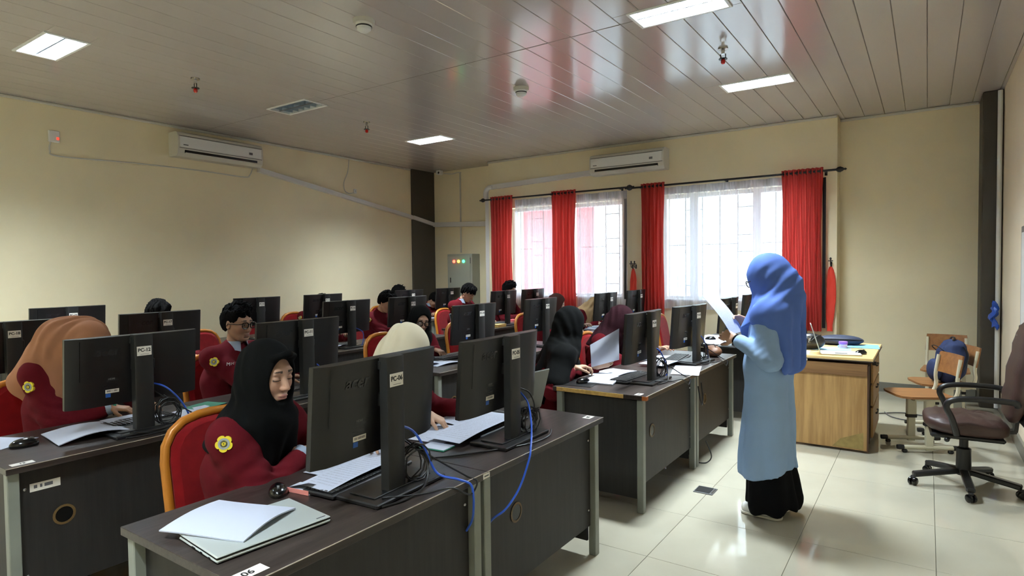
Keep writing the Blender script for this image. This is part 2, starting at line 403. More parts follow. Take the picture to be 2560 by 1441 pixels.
# ceiling of long pvc planks, in two lengths with a seam strip between, cut round the lamps
ce = struct('ceiling', MB().box(((XL+XR)/2, (YF+YB)/2, HC+.17), (XR-XL+.5, YB-YF+.5, .1)), M_gap, label='ceiling of glossy white plastic planks')
SEAM = 4.22
LAMPS = [(-5.72, 1.97, 1), (-1.45, 4.22, 1), (-1.39, 6.33, 1), (-5.68, 6.35, 1), (-5.70, 4.22, 0), (-5.72, -.3, 1), (-1.45, -.3, 1)]
LW, LD = .66, .31
def minus(r, h):
    x0, x1, y0, y1 = r; a0, a1, b0, b1 = h
    if a0 >= x1 or a1 <= x0 or b0 >= y1 or b1 <= y0: return [r]
    out = []
    if b0 > y0: out.append((x0, x1, y0, b0))
    if b1 < y1: out.append((x0, x1, b1, y1))
    ym0, ym1 = max(y0, b0), min(y1, b1)
    if a0 > x0: out.append((x0, a0, ym0, ym1))
    if a1 < x1: out.append((a1, x1, ym0, ym1))
    return out
PW = .208
k0, k1 = math.floor((XL+.016)/PW), math.ceil((XR+.016)/PW)
for k in range(k0, k1):
    for (ya, yb) in ((YF, SEAM-.004), (SEAM+.004, YB)):
        rs = [(max(XL, -.016+k*PW+.0014), min(XR, -.016+(k+1)*PW-.0014), ya, yb)]
        if rs[0][1]-rs[0][0] < .01: continue
        for lx, ly, on in LAMPS:
            rs = [q for r in rs for q in minus(r, (lx-LW/2+.012, lx+LW/2-.012, ly-LD/2+.012, ly+LD/2-.012))]
        mb = MB()
        for x0, x1, y0, y1 in rs: mb.box(((x0+x1)/2, (y0+y1)/2, HC+.004), (x1-x0, y1-y0, .008), .0035)
        mb.build('plank', M_plank, ce, 0)
struct('trim_1', MB().box(((XL+XR)/2, SEAM, HC+.004), (XR-XL, .0085, .007)), M_gap, label='thin dark joint strip across the ceiling planks')

# walls
struct('wall_left', MB().box((XL-.1, (YF+7.97)/2, HC/2+.1), (.2, 7.97-YF, HC+.3)), M_wall, label='long cream side wall')
struct('pillar_left', MB().box((XL-.1+.02, 8.36, HC/2+.1), (.24, .78, HC+.3), .004), M_brown, label='dark brown corner pillar beside the grey cabinet')
struct('wall_right', MB().box((XR+.1, (YF+YB)/2, HC/2+.1), (.2, YB-YF+.4, HC+.3)), M_wallr, label='cream wall beside the office chair')
struct('pillar_right', MB().box((.555, 8.33, HC/2), (.18, .5, HC), .01), M_brown, label='dark brown pillar with a white pipe beside it')
struct('wall_front', MB().box(((XL+XR)/2, YF-.1, HC/2+.1), (XR-XL+.4, .2, HC+.3)), M_wall, label='cream wall behind the viewer')
WIN = [(-5.72, -3.68, 1.08, 2.52), (-3.12, -1.18, 1.06, 2.54)]
PX0, PX1 = -6.09, -.90
mb = MB()
mb.box(((XL+PX0)/2, YB+.1, HC/2+.1), (PX0-XL+.2, .2, HC+.3)); mb.box(((PX1+XR)/2, YB+.1, HC/2+.1), (XR-PX1+.2, .2, HC+.3))
xs = [PX0, WIN[0][0], WIN[0][1], WIN[1][0], WIN[1][1], PX1]
for a, b in ((0, 1), (2, 3), (4, 5)): mb.box(((xs[a]+xs[b])/2, (YP+YB+.2)/2, HC/2+.1), (xs[b]-xs[a], YB+.2-YP, HC+.3))
for (x0, x1, z0, z1) in WIN:
    mb.box(((x0+x1)/2, (YP+YB+.2)/2, z0/2), (x1-x0, YB+.2-YP, z0)); mb.box(((x0+x1)/2, (YP+YB+.2)/2, (z1+HC+.25)/2), (x1-x0, YB+.2-YP, HC+.25-z1))
struct('wall_back', mb, M_wall, label='cream window wall with a proud middle bay')
struct('baseboard_back', MB().box(((PX1+.46)/2, YB-.012, .05), (.46-PX1, .024, .12), .003).box(((XL+PX0)/2+.1, YB-.012, .05), (PX0-XL-.24, .024, .12), .003), M_base, label='grey tiled skirting on the back wall')
struct('baseboard_right', MB().box((XR-.01, 3.5, .05), (.02, 9.3, .12), .003), M_base, label='grey tiled skirting on the right wall')
struct('trim_2', MB().box(((PX1+.46)/2, YB-.015, HC-.015), (.46-PX1, .03, .03), .008).box(((PX0+PX1)/2, YP-.015, HC-.015), (PX1-PX0, .03, .03), .008).box((XL+.015, 3.3, HC-.015), (.03, 9.3, .03), .008), M_offw, label='narrow cornice under the ceiling edge')

# windows: white frames, panes, sill, black security grille outside
def window(n, x0, x1, z0, z1, mull, label):
    Y = 8.46
    mb = MB()
    for x in (x0+.025, x1-.025): mb.box((x, Y, (z0+z1)/2), (.05, .09, z1-z0), .004)
    for z in (z0+.03, z1-.025): mb.box(((x0+x1)/2, Y, z), (x1-x0-.1, .09, .06 if z < 2 else .05), .004)
    for a, b in mull: mb.box(((a+b)/2, Y-.004, (z0+z1)/2), (b-a, .098, z1-z0-.11), .004)
    w = struct('window_%d' % n, mb, M_frame, label=label)
    xs_ = [x0+.05]+[q for m_ in mull for q in m_]+[x1-.05]
    for a, b in zip(xs_[::2], xs_[1::2]):
        MB().box(((a+b)/2, Y+.01, (z0+z1)/2), (b-a, .006, z1-z0-.11)).build('pane', M_glass, w, 0)
    MB().box(((x0+x1)/2, YP+.06, z0+.012), (x1-x0, .16, .024), .004).build('window_sill', M_frame, w)
    g = MB(); Yg = 8.66; nb = round((x1-x0)/.235); zz = [z0+.2, z0+.67, z0+.9, z0+1.28]
    for i in range(nb+1):
        x = x0+(x1-x0)*i/nb; g.box((x, Yg, (z0+z1)/2), (.012, .012, z1-z0-.01))
    for i in range(nb):
        a, b = x0+(x1-x0)*i/nb, x0+(x1-x0)*(i+1)/nb
        for z in (zz if i % 3 == 1 else [z0+.78]): g.box(((a+b)/2, Yg, z), (b-a, .012, .012))
    g.build('grille', M_iron, w, 0)
window(1, *WIN[0], [(-4.66, -4.56)], 'window beside the grey cabinet, a pink building showing through')
window(2, *WIN[1], [(-2.735, -2.62), (-1.90, -1.80)], 'wide window behind the standing teacher')

# what lies outside: a salmon wing of the building, far ground, roofs, trees and hills with haze mixed into their pale colours
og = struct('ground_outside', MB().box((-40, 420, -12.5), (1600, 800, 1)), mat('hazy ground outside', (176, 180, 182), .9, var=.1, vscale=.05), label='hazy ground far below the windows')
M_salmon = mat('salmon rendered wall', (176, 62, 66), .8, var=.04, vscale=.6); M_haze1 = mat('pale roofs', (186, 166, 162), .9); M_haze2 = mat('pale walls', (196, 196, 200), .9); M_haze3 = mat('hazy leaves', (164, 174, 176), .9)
bd = thing('neighbour_building', 'tall salmon red building outside the window beside the grey cabinet', 'building', (-13.3, 14.6, -12))
MB().box((.4, 2.5, 10), (6.2, 5, 20)).build('wall', M_salmon, bd, 0)
for k in range(4):
    for z in (13.2, 16.4): MB().box((-1.9+k*1.5, -.02, z), (.7, .06, 1.3)).box((-1.9+k*1.5, -.04, z-.7), (.9, .1, .08)).build('window', M_haze2, bd, 0)
MB().box((.4, 2.5, 20.1), (6.6, 5.4, .25)).build('roof', M_haze1, bd, 0)
r2 = random.Random(3); tw = MB(); tr_ = MB()
for k in range(46):                                     # far hazy roofs: nobody could count them
    ang = radians(-48+k*1.25+r2.uniform(-.4, .4)); dd = r2.uniform(90, 260); x, y = dd*sin(ang), dd*cos(ang); w, h, dp = r2.uniform(7, 13), r2.uniform(4.5, 9.5), r2.uniform(6, 10)
    M = Matrix.Translation((x, y, -12)) @ Matrix.Rotation(r2.uniform(-.4, .4), 4, 'Z'); tw.box((0, 0, h/2), (w, dp, h), 0, M)
    tw.add([M @ Vector(q) for q in ((-w/2-.4, -dp/2-.4, h), (w/2+.4, -dp/2-.4, h), (w/2+.4, dp/2+.4, h), (-w/2-.4, dp/2+.4, h), (-w/2+2, 0, h+2.4), (w/2-2, 0, h+2.4))], [(0, 3, 2, 1), (0, 1, 5, 4), (2, 3, 4, 5), (1, 2, 5), (3, 0, 4)], 1)
    for q in range(3): tw.box((-w/3+q*w/3, -dp/2-.03, h*.55), (1.1, .1, 1.3), 0, M, 1)
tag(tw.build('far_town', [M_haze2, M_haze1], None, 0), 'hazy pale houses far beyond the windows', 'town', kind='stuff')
for k in range(60):
    ang = radians(-48+k*.95+r2.uniform(-.4, .4)); dd = r2.uniform(130, 260); x, y = dd*sin(ang), dd*cos(ang); h = r2.uniform(5, 9)
    tr_.tube([(x, y, -12), (x, y, -12+h*.6)], [.35, .2], 6)
    for q in range(5): aa = q*2.4; tr_.sph((x+cos(aa)*1.5*(q > 0), y+sin(aa)*1.5*(q > 0), -12+h*.7+r2.uniform(-.8, 1.2)), (1.9, 1.8, 1.5), 7, 5)
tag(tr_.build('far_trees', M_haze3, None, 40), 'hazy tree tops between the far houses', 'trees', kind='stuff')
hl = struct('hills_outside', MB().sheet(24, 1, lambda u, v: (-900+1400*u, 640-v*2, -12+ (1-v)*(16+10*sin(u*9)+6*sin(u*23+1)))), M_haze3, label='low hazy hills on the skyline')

# ------------------------------------------------------------ ceiling fittings
def troffer(x, y, on, label):
    t = thing('ceiling_lamp', label, 'ceiling lamp', (x, y, HC), 0, 'recessed ceiling lamps')
    mb = MB(); w, d = LW/2, LD/2
    mb.box((0, -d+.012, -.004), (LW, .024, .012), .003).box((0, d-.012, -.004), (LW, .024, .012), .003).box((-w+.012, 0, -.004), (.024, LD-.048, .012), .003).box((w-.012, 0, -.004), (.024, LD-.048, .012), .003)
    mb.build('frame', M_white, t)
    r = MB(); W, D, H = w-.022, d-.022, .105
    for (c, s) in (((0, 0, H), (2*W, 2*D, .006)), ((0, -D, H/2), (2*W, .006, H)), ((0, D, H/2), (2*W, .006, H)), ((-W, 0, H/2), (.006, 2*D, H)), ((W, 0, H/2), (.006, 2*D, H))): r.box(c, s)
    r.build('reflector', M_refl, t, 0)
    for s in (-1, 1): MB().tube([(-W+.03, s*D*.5, .07), (W-.03, s*D*.5, .07)], .013, 10).build('tube', M_tubeon if on else M_tubeoff, t)
    MB().box((0, 0, .028), (2*W, .014, .05)).build('louvre_spine', M_louvre, t, 0)
    for k in range(6):
        xx = -W+(k+.5)*2*W/6
        MB().add([(xx-.012, -D, .053), (xx+.012, -D, .053), (xx+.002, -D, .004), (xx-.002, -D, .004), (xx-.012, D, .053), (xx+.012, D, .053), (xx+.002, D, .004), (xx-.002, D, .004)], [(0, 1, 2, 3), (4, 7, 6, 5), (0, 4, 5, 1), (1, 5, 6, 2), (2, 6, 7, 3), (3, 7, 4, 0)]).build('louvre', M_louvre, t, 0)
    if on:
        la = bpy.data.lights.new('lamp_light', 'AREA'); la.shape = 'RECTANGLE'; la.size = 2*W-.02; la.size_y = 2*D-.02; la.energy = LAMP_W; la.color = (.84, .94, 1); la.spread = radians(145)
        lo = bpy.data.objects.new('lamp_light', la); COL.objects.link(lo); lo.parent = t; lo.location = (0, 0, .09)
LN = ['lit ceiling lamp above the peach hijab student', 'lit ceiling lamp at the top edge, on the dark ceiling joint', 'lit ceiling lamp nearest the window wall, above the teacher', 'small lit ceiling lamp before the dark corner pillar', 'unlit grey ceiling lamp on the dark joint line', 'lit ceiling lamp behind the viewer by the side wall', 'lit ceiling lamp behind the viewer']
for (x, y, on), lb in zip(LAMPS, LN): troffer(x, y, on, lb)
for (x, y), lb in zip([(-5.6, 3.05), (-5.6, 5.13), (-1.4, 5.16)], ['red glass sprinkler between the lit lamp and the unlit lamp', 'red glass sprinkler behind the unlit lamp', 'red glass sprinkler between the two large lit lamps']):
    t = thing('sprinkler', lb, 'sprinkler', (x, y, HC), 0, 'ceiling sprinklers')
    MB().lathe([(.0, 0), (.04, 0), (.038, -.012), (.014, -.018), (.013, -.05), (0, -.05)][::-1], 16).build('escutcheon', M_chrome, t)
    MB().tube([(.02, 0, -.05), (.02, 0, -.085)], .004, 6).tube([(-.02, 0, -.05), (-.02, 0, -.085)], .004, 6).lathe([(0, -.094), (.034, -.094), (.034, -.088), (0, -.088)], 16).build('deflector', M_iron, t)
    MB().lathe([(0, -.132), (.012, -.13), (.018, -.118), (.016, -.1), (.01, -.094), (0, -.094)], 12).build('bulb', M_sprred, t)
for (x, y), lb in zip([(-3.35, 3.06), (-3.34, 5.09)], ['white smoke detector nearer the viewer on the ceiling', 'white smoke detector beside the red window reflection']):
    t = thing('smoke_detector', lb, 'smoke detector', (x, y, HC), 0, 'ceiling smoke detectors')
    MB().lathe([(0, -.03), (.075, -.03), (.078, 0), (0, 0)], 24).build('base', M_offw, t)
    MB().lathe([(0, -.085), (.03, -.085), (.05, -.07), (.055, -.04), (.06, -.03), (0, -.03)], 24).build('sensor_head', M_white, t)
    MB().lathe([(.0501, -.052), (.0565, -.052), (.0565, -.044), (.0501, -.044)], 24).build('vent_ring', M_iron, t)

# ------------------------------------------------------------ air conditioners and trunking
def aircon(label, loc, rz, L=1.12):
    t = thing('air_conditioner', label, 'air conditioner', loc, rz, 'wall air conditioners')   # local: back on the x=0 plane, facing +x, long in y
    prof = [(0, 0), (.17, -.005), (.21, .03), (.225, .10), (.225, .22), (.20, .275), (.16, .29), (0, .29)]
    M = Matrix(((1, 0, 0, 0), (0, 0, 1, 0), (0, 1, 0, 0), (0, 0, 0, 1)))
    MB().prism(prof[::-1], -L/2, L/2, M).build('body', M_offw, t, 25)
    MB().box((.2265, 0, .165), (.006, L-.05, .125), .002).build('front_panel', M_white, t)
    MB().box((.205, 0, .055), (.03, L-.16, .04), .003, Matrix.Translation((.0, 0, 0))).build('air_slot', M_blackg, t)
    MB().box((.222, 0, .034), (.012, L-.17, .016), .003).build('louvre', M_offw, t)
    MB().box((.223, 0, .092), (.006, L-.03, .007)).build('panel_seam', M_grey, t, 0)
    MB().box((.223, 0, .236), (.006, L-.03, .006)).build('panel_seam', M_grey, t, 0)
    MB().box((.2302, L*.34, .15), (.001, .05, .03)).build('energy_sticker', M_inkg, t, 0)
    MB().box((.2302, -L*.42, .13), (.001, .06, .012)).build('badge', M_grey, t, 0)
    return t
aircon('white air conditioner on the long cream side wall', (XL, 4.35, 2.93), 0)
aircon('white air conditioner above the windows', (-3.53, YP, 2.88), -pi/2)
tr = MB().bar((XL+.03, 4.96, 2.92), (XL+.03, 7.97, 2.46), .085, .06).bar((XL+.05, 7.95, 2.462), (XL+.05, 8.52, 2.36), .085, .06)
tr.bar((XL+.06, YB-.035, 2.36), (PX0-.03, YB-.035, 2.31), .06, .085)
tr.build('pipe_trunking', M_trunk); tag(bpy.data.objects['pipe_trunking'], 'white pipe trunking sloping down the side wall to the corner', 'trunking')
tr = MB().bar((PX0-.035, YP+.03, .12), (PX0-.035, YP+.03, 2.84), .08, .06, upv=(0, 1, 0)).tube(spline([(PX0-.035, YP-.03, 2.7), (PX0-.035, YP-.03, 2.82), (PX0+.03, YP-.03, 2.885), (PX0+.12, YP-.03, 2.89)], 5), .04, 10)
tr.bar((PX0+.1, YP-.03, 2.89), (-4.1, YP-.03, 2.95), .06, .075)
tag(tr.build('pipe_trunking', M_trunk), 'white pipe trunking from the window air conditioner down beside the red curtain', 'trunking')

# cables and sockets on the side wall
t = thing('wall_socket', 'white wall socket with a red light on the side wall', 'socket', (XL, 2.61, 2.97))
MB().box((.015, 0, 0), (.03, .1, .12), .006).build('plate', M_white, t); MB().box((.032, .03, -.02), (.012, .025, .03), .003).build('switch_light', mat('faint red switch light', (240, 90, 70), .4, emit=.25), t)
tag(MB().tube(spline([(XL+.012, 2.58, 2.91), (XL+.012, 2.57, 2.82), (XL+.012, 2.66, 2.77), (XL+.012, 3.4, 2.80), (XL+.012, 4.2, 2.81), (XL+.012, 4.75, 2.80), (XL+.012, 4.85, 2.84), (XL+.03, 4.88, 2.95)]), .008, 6).build('cable', M_offw), 'thin pale cable from the wall socket to the side wall air conditioner', 'cable')
t = thing('junction_box', 'small white junction box below the ceiling cable on the side wall', 'junction box', (XL, 6.68, 2.80)); MB().box((.012, 0, 0), (.024, .05, .07), .004).build('cover', M_white, t); MB().box((.026, 0, 0), (.004, .02, .03), .001).build('switch', M_offw, t)
tag(MB().tube(spline([(XL+.01, 6.57, HC-.02), (XL+.01, 6.54, 3.1), (XL+.01, 6.46, 2.92), (XL+.01, 6.47, 2.80), (XL+.01, 6.55, 2.755), (XL+.01, 6.66, 2.775)]), .007, 6).build('cable', M_offw), 'thin pale cable hanging from the ceiling to the junction box', 'cable')
t = thing('corner_camera', 'small white camera box on top of the dark corner pillar', 'camera', (-7.26, 8.36, HC-.055)); MB().box((0, 0, .01), (.1, .1, .075), .012).build('housing', M_white, t); MB().lathe([(0, -.03), (.018, -.03), (.02, 0), (0, 0)], 12, Matrix.Translation((.02, -.05, 0)) @ Matrix.Rotation(radians(90), 4, 'X')).build('lens', M_blackg, t)
tag(MB().tube(spline([(-7.2, 8.40, HC-.06), (-7.1, 8.5, HC-.07), (-6.98, 8.53, HC-.05), (-6.9, 8.53, HC-.06)]), .008, 6).bar((-6.93, 8.535, 1.83), (-6.93, 8.535, HC-.05), .025, .02).build('cable', M_offw), 'pale cable duct running down to the grey cabinet', 'cable')
# control cabinet
t = thing('control_cabinet', 'grey metal control cabinet with red, yellow and green lights', 'cabinet', (-6.80, YB, .84))
MB().box((0, -.11, .48), (.56, .22, .96), .006).build('body', M_panelgrey, t)
MB().box((-.01, -.225, .48), (.50, .014, .90), .004).build('door', M_panelgrey, t)
for dx, m in ((-.115, M_ledr), (-.01, M_ledy), (.1, M_ledg)): MB().lathe([(0, .022), (.018, .02), (.022, .012), (.026, .01), (.026, 0), (0, 0)][::-1], 14, Matrix.Translation((dx, -.232, .83)) @ Matrix.Rotation(radians(90), 4, 'X')).build('signal_light', m, t)
MB().box((-.2, -.236, .5), (.02, .012, .09), .004).build('latch', M_iron, t)
for z in (.12, .84): MB().tube([(.245, -.23, z-.05), (.245, -.23, z+.05)], .008, 8).build('hinge', M_grey, t)
# pipe and blue bag by the right pillar
t = MB().tube([(.605, 8.03, .02), (.605, 8.03, HC-.02)], .022, 12).build('downpipe', M_white); tag(t, 'white pipe running up beside the right dark pillar', 'pipe')
mb = MB(); mb.sheet(14, 12, lambda u, v: (.56+.05*sin(u*pi)*(.6+.4*sin(v*9)), 8.0-.05*sin(u*pi)*(1+.5*sin(v*7+u*5)), 1.12-.26*v+.02*sin(u*8)), thick=.006)
mb.sheet(12, 10, lambda u, v: (.545+.04*u+.02*sin(v*6), 7.985-.05*sin(u*pi)-.02*sin(v*5), 1.06-.12*v+.02*sin(u*11)), thick=.006); mb.tube([(.6, 8.01, 1.1), (.605, 8.03, 1.15)], .006, 6)
tag(mb.build('plastic_bag', mat('blue plastic', (44, 92, 196), .35)), 'crumpled blue plastic bag tied to the white pipe', 'bag')
t = thing('wall_board', 'edge of a grey framed board on the right wall', 'board', (XR, 5.36, .91)); MB().box((-.02, 0, .45), (.04, 1.55, .9), .004).build('frame', M_grey, t); MB().box((-.041, 0, .45), (.004, 1.45, .8)).build('surface', M_white, t, 0)

# ------------------------------------------------------------ curtains
def rod(x0, x1, z, label):
    t = thing('curtain_rod', label, 'curtain rod', (x0, 8.13, z))
    L = x1-x0; MB().tube([(0, 0, 0), (L, 0, 0)], .013, 10).build('pole', M_iron, t)
    for x, s in ((0, -1), (L, 1)):
        MB().lathe([(0, 0), (.014, 0), (.03, .02), (.034, .045), (.022, .07), (.01, .085), (.014, .1), (0, .115)], 12, Matrix.Translation((x, 0, 0)) @ Matrix.Rotation(radians(90*s), 4, 'Y')).build('finial', M_iron, t)
    for x in (.12, L/2, L-.12): MB().bar((x, 0, -.01), (x, .118, -.01), .012).box((x, .112, -.01), (.03, .012, .07), .002).build('bracket', M_iron, t)
rod(-6.08, -3.55, 2.672, 'black curtain rod over the window beside the grey cabinet')
rod(-3.47, -.90, 2.655, 'black curtain rod over the wide window behind the teacher')
def curtain(x0, x1, z0, z1, folds, label, amp=.034, dx=0, lining=None):
    t = thing('red_curtain', label, 'curtain', ((x0+x1)/2, 8.13, z1), 0, 'red window curtains'); W = x1-x0
    def fn(u, v):
        z = -(z1-z0)*v; a = amp*(.75+.25*v)
        return ((u-.5)*W*(1-.06*sin(v*pi*.9))+dx*v+.006*sin(v*9+u*20), a*sin(u*folds*2*pi)+.012*sin(u*23+v*3)*v, z)
    MB().sheet(folds*12, 16, fn).build('cloth', M_red, t, 60)
    for k in range(folds):
        x = ((k+.5)/folds-.5)*W
        MB().tube([(x+.004*cos(a), .026*cos(a), -.045+.026*sin(a)) for a in [2*pi*q/12 for q in range(12)]], .004, 6, closed=True).build('eyelet', M_iron, t)
    if lining: MB().sheet(4, 10, lambda u, v: (W*.5*lining+.012*lining+(u-.5)*.035, .03+.01*sin(u*6), -.12-(z1-z0-.16)*v), thick=.003).build('lining', M_lining, t)
curtain(-5.97, -5.53, .70, 2.715, 7, 'red curtain nearest the grey cabinet')
curtain(-4.80, -4.38, .72, 2.712, 7, 'red curtain gathered in the middle of the window beside the grey cabinet')
curtain(-3.34, -3.00, .72, 2.700, 6, 'red curtain between the two windows')
curtain(-1.50, -1.04, .73, 2.700, 9, 'wide red curtain right beside the blue hijab teacher', lining=1)
def sheer(x0, x1, z0, z1, label, seed):
    t = thing('sheer_curtain', label, 'curtain', ((x0+x1)/2, 8.2, z1), 0, 'white sheer curtains'); W = x1-x0; n = int(W*56); q = random.Random(seed); ph = [q.uniform(0, 6) for _ in range(4)]
    def fn(u, v):
        a = .014+.01*sin(u*7+ph[0]); f = W*26
        return ((u-.5)*W+.01*sin(u*f*.31+ph[2]), a*sin(u*f+1.4*sin(u*9+ph[1]))+.006*sin(u*f*2.3+ph[3]), -(z1-z0)*v)
    MB().sheet(n*4, 6, fn).build('cloth', M_sheer, t, 60)
    MB().sheet(n*4, 1, lambda u, v: (fn(u, 0)[0], fn(u, 0)[1]*1.4-.003, -.1*v)).build('heading_tape', M_sheer, t, 60)
sheer(-5.50, -4.82, .93, 2.64, 'white sheer curtain next to the curtain by the grey cabinet', 1)
sheer(-4.40, -3.58, .95, 2.64, 'white sheer curtain before the pink view', 2)
sheer(-3.04, -1.50, .95, 2.63, 'wide white sheer curtain behind the teacher', 3)
tag(MB().sheet(4, 10, lambda u, v: (-3.60+(u-.5)*.04-.012*v, 8.2+.01*sin(u*6), 2.52-1.45*v), thick=.003).build('lining_strip', M_lining), 'black lining strip at the edge of the pink-view window', 'curtain lining')
def tie(x, n, label):
    t = thing('curtain_tie', label, 'curtain tie', (x, YP, 1.56))
    for k in range(n):
        xx = (k-(n-1)/2)*.05
        MB().tube([(xx, 0, -.03), (xx, -.06, -.03), (xx, -.07, .0), (xx, -.062, .03)], .006, 6).sph((xx, -.062, .045), (.012, .008, .018), 8, 6).box((xx-.012, -.062, .02), (.03, .006, .012), .002).box((xx+.012, -.062, .02), (.03, .006, .012), .002).box((xx, -.004, -.02), (.02, .008, .06), .002).build('hook', M_iron, t)
    MB().sheet(8, 20, lambda u, v: (.008*sin(v*5)-.03*(v if n > 1 else 0)+(u-.5)*(.03+.075*max(0, sin(min(1, v*1.12)*pi*.95))**.45), -.045+.02*sin(u*pi)+.006*sin(v*22+u*4), -.05-.78*v), thick=.006).build('band', M_redtie, t)
tie(-3.49, 2, 'red curtain tie hanging from a double hook between the windows'); tie(-.96, 1, 'red curtain tie hanging from a hook behind the teacher desk')
# ------------------------------------------------------------ desks
DZ = .735
ROWX = [-1.41, -3.07, -4.73, -6.39]                     # front edge of each desk row
DY = [(.85, 1.88), (1.88, 2.91), (3.50, 4.56), (4.56, 5.63), (6.20, 7.21), (7.21, 8.18)]
ORD = ['first', 'second', 'third', 'fourth', 'fifth', 'sixth']
RN = ['the row nearest the teacher', 'the second desk row', 'the third desk row', 'the row along the side wall']
DEP = .66
M_ring = mat('dull brass ring', (96, 74, 40), .5)
def desk(r, d, label, chip=False):
    y0, y1 = DY[d]; L = y1-y0-.004
    t = thing('computer_desk', label, 'desk', (ROWX[r]-DEP/2, (y0+y1)/2, 0), 0, 'dark computer desks')
    MB().box((0, 0, DZ-.0135), (DEP, L, .027), .0015).build('tabletop', M_desktop, t)
    MB().box((DEP/2-.0005, 0, DZ-.0008), (.004, L, .003), .0008).build('worn_edge', M_worn, t)
    if chip:
        MB().box((-.06, -L/2-.001, DZ-.0135), (.48, .003, .025)).build('chipped_edge', M_chip, t, 0)
        MB().box((DEP/2-.012, -L/2-.001, DZ-.0135), (.03, .003, .025)).box((DEP/2+.0012, -L/2+.012, DZ-.0135), (.003, .03, .025)).build('chipped_corner', mat('orange chipped corner', (176, 98, 44), .7), t, 0)
    for sx_ in (-1, 1):
        for sy_ in (-1, 1):
            MB().box((sx_*(DEP/2-.045), sy_*(L/2-.03), (DZ-.027)/2), (.042, .042, DZ-.028), .003).build('leg', M_steel, t)
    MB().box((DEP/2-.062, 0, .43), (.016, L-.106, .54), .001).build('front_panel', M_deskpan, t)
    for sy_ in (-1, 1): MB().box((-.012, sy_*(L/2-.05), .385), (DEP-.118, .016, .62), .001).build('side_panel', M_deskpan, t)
    MB().box((-(DEP/2-.045), 0, .12), (.025, L-.1, .03), .002).build('foot_rail', M_steel, t)
    M = Matrix.Translation((DEP/2-.054, -.30 if d % 2 == 0 else -.24, .47)) @ Matrix.Rotation(radians(90), 4, 'Y')
    MB().lathe([(.034, 0), (.042, 0), (.044, .003), (.034, .004), (.034, 0)], 20, M).build('grommet_ring', M_ring, t)
    MB().lathe([(0, .001), (.0335, .001), (.0335, .002), (0, .002)], 20, M).build('grommet_hole', M_blackg, t)
    for sy_ in (-1, 1):
        for z in (.25, .62): MB().sph((DEP/2-.052, sy_*(L/2-.075), z), (.004, .007, .007), 8, 6).build('screw', M_chrome, t)
    return t
DL = {(0, 0): 'dark desk nearest the viewer, under the closed silver laptop', (0, 1): 'dark desk with the open grey laptop, at the end by the aisle', (0, 2): 'dark desk with a bare yellow chipboard edge, by the aisle', (0, 3): 'dark desk in front of the maroon hijab student, with cables on its end',
      (1, 0): 'dark desk of the peach hijab student with a white label on its panel'}
for r in range(4):
    for d in range(6):
        if (r, d) in ((3, 0),): continue
        desk(r, d, DL.get((r, d)) or 'dark computer desk, %s from the viewer in %s' % (ORD[d], RN[r]), chip=(r, d) == (0, 2))

def sticker(name, x, y, w, d, txt, label, parent=None, rz=0, size=.03):
    o = MB().box((0, 0, .0006), (w, d, .0008)).build('card', M_label, None, 0)
    t = thing(name, label, 'sticker', (x, y, DZ), rz, 'white desk stickers'); o.parent = t
    if txt: letters(txt, size, M_ink, t, (0, 0, .0012), (0, 0, 1), (-1, 0, 0), .0006)
sticker('desk_sticker', -1.462, .90, .045, .10, '06', 'white desk sticker reading 06 at the front edge of the nearest desk', size=.034)
sticker('desk_sticker', -1.475, 2.862, .045, .06, '05', 'small white desk sticker at the aisle corner of the second desk', size=.025)
sticker('desk_sticker', -1.475, 3.548, .04, .06, '04', 'small white desk sticker at the corner of the chipboard-edged desk', size=.025)
sticker('desk_sticker', -3.115, .92, .04, .08, '12', 'white desk sticker beside the mouse on the peach hijab student desk', size=.022)
t = thing('panel_label', 'white label with small print on the front panel of the second-row desk', 'label', (-3.07-.0535, 1.0, .62))
MB().box((0, 0, 0), (.001, .11, .035)).build('card', M_label, t, 0)
for k, (yy, w) in enumerate(((-.035, .012), (-.015, .008), (.012, .03))): MB().box((.0008, yy, .002), (.0006, w, .014)).build('print', M_inkg, t, 0)
t = thing('panel_label', 'small white label on the leg joint of the two nearest desks', 'label', (-1.4085, 1.872, .722)); MB().box((0, 0, 0), (.001, .042, .02)).build('card', M_label, t, 0); MB().box((.0008, 0, 0), (.0005, .028, .005)).build('print', M_inkg, t, 0)

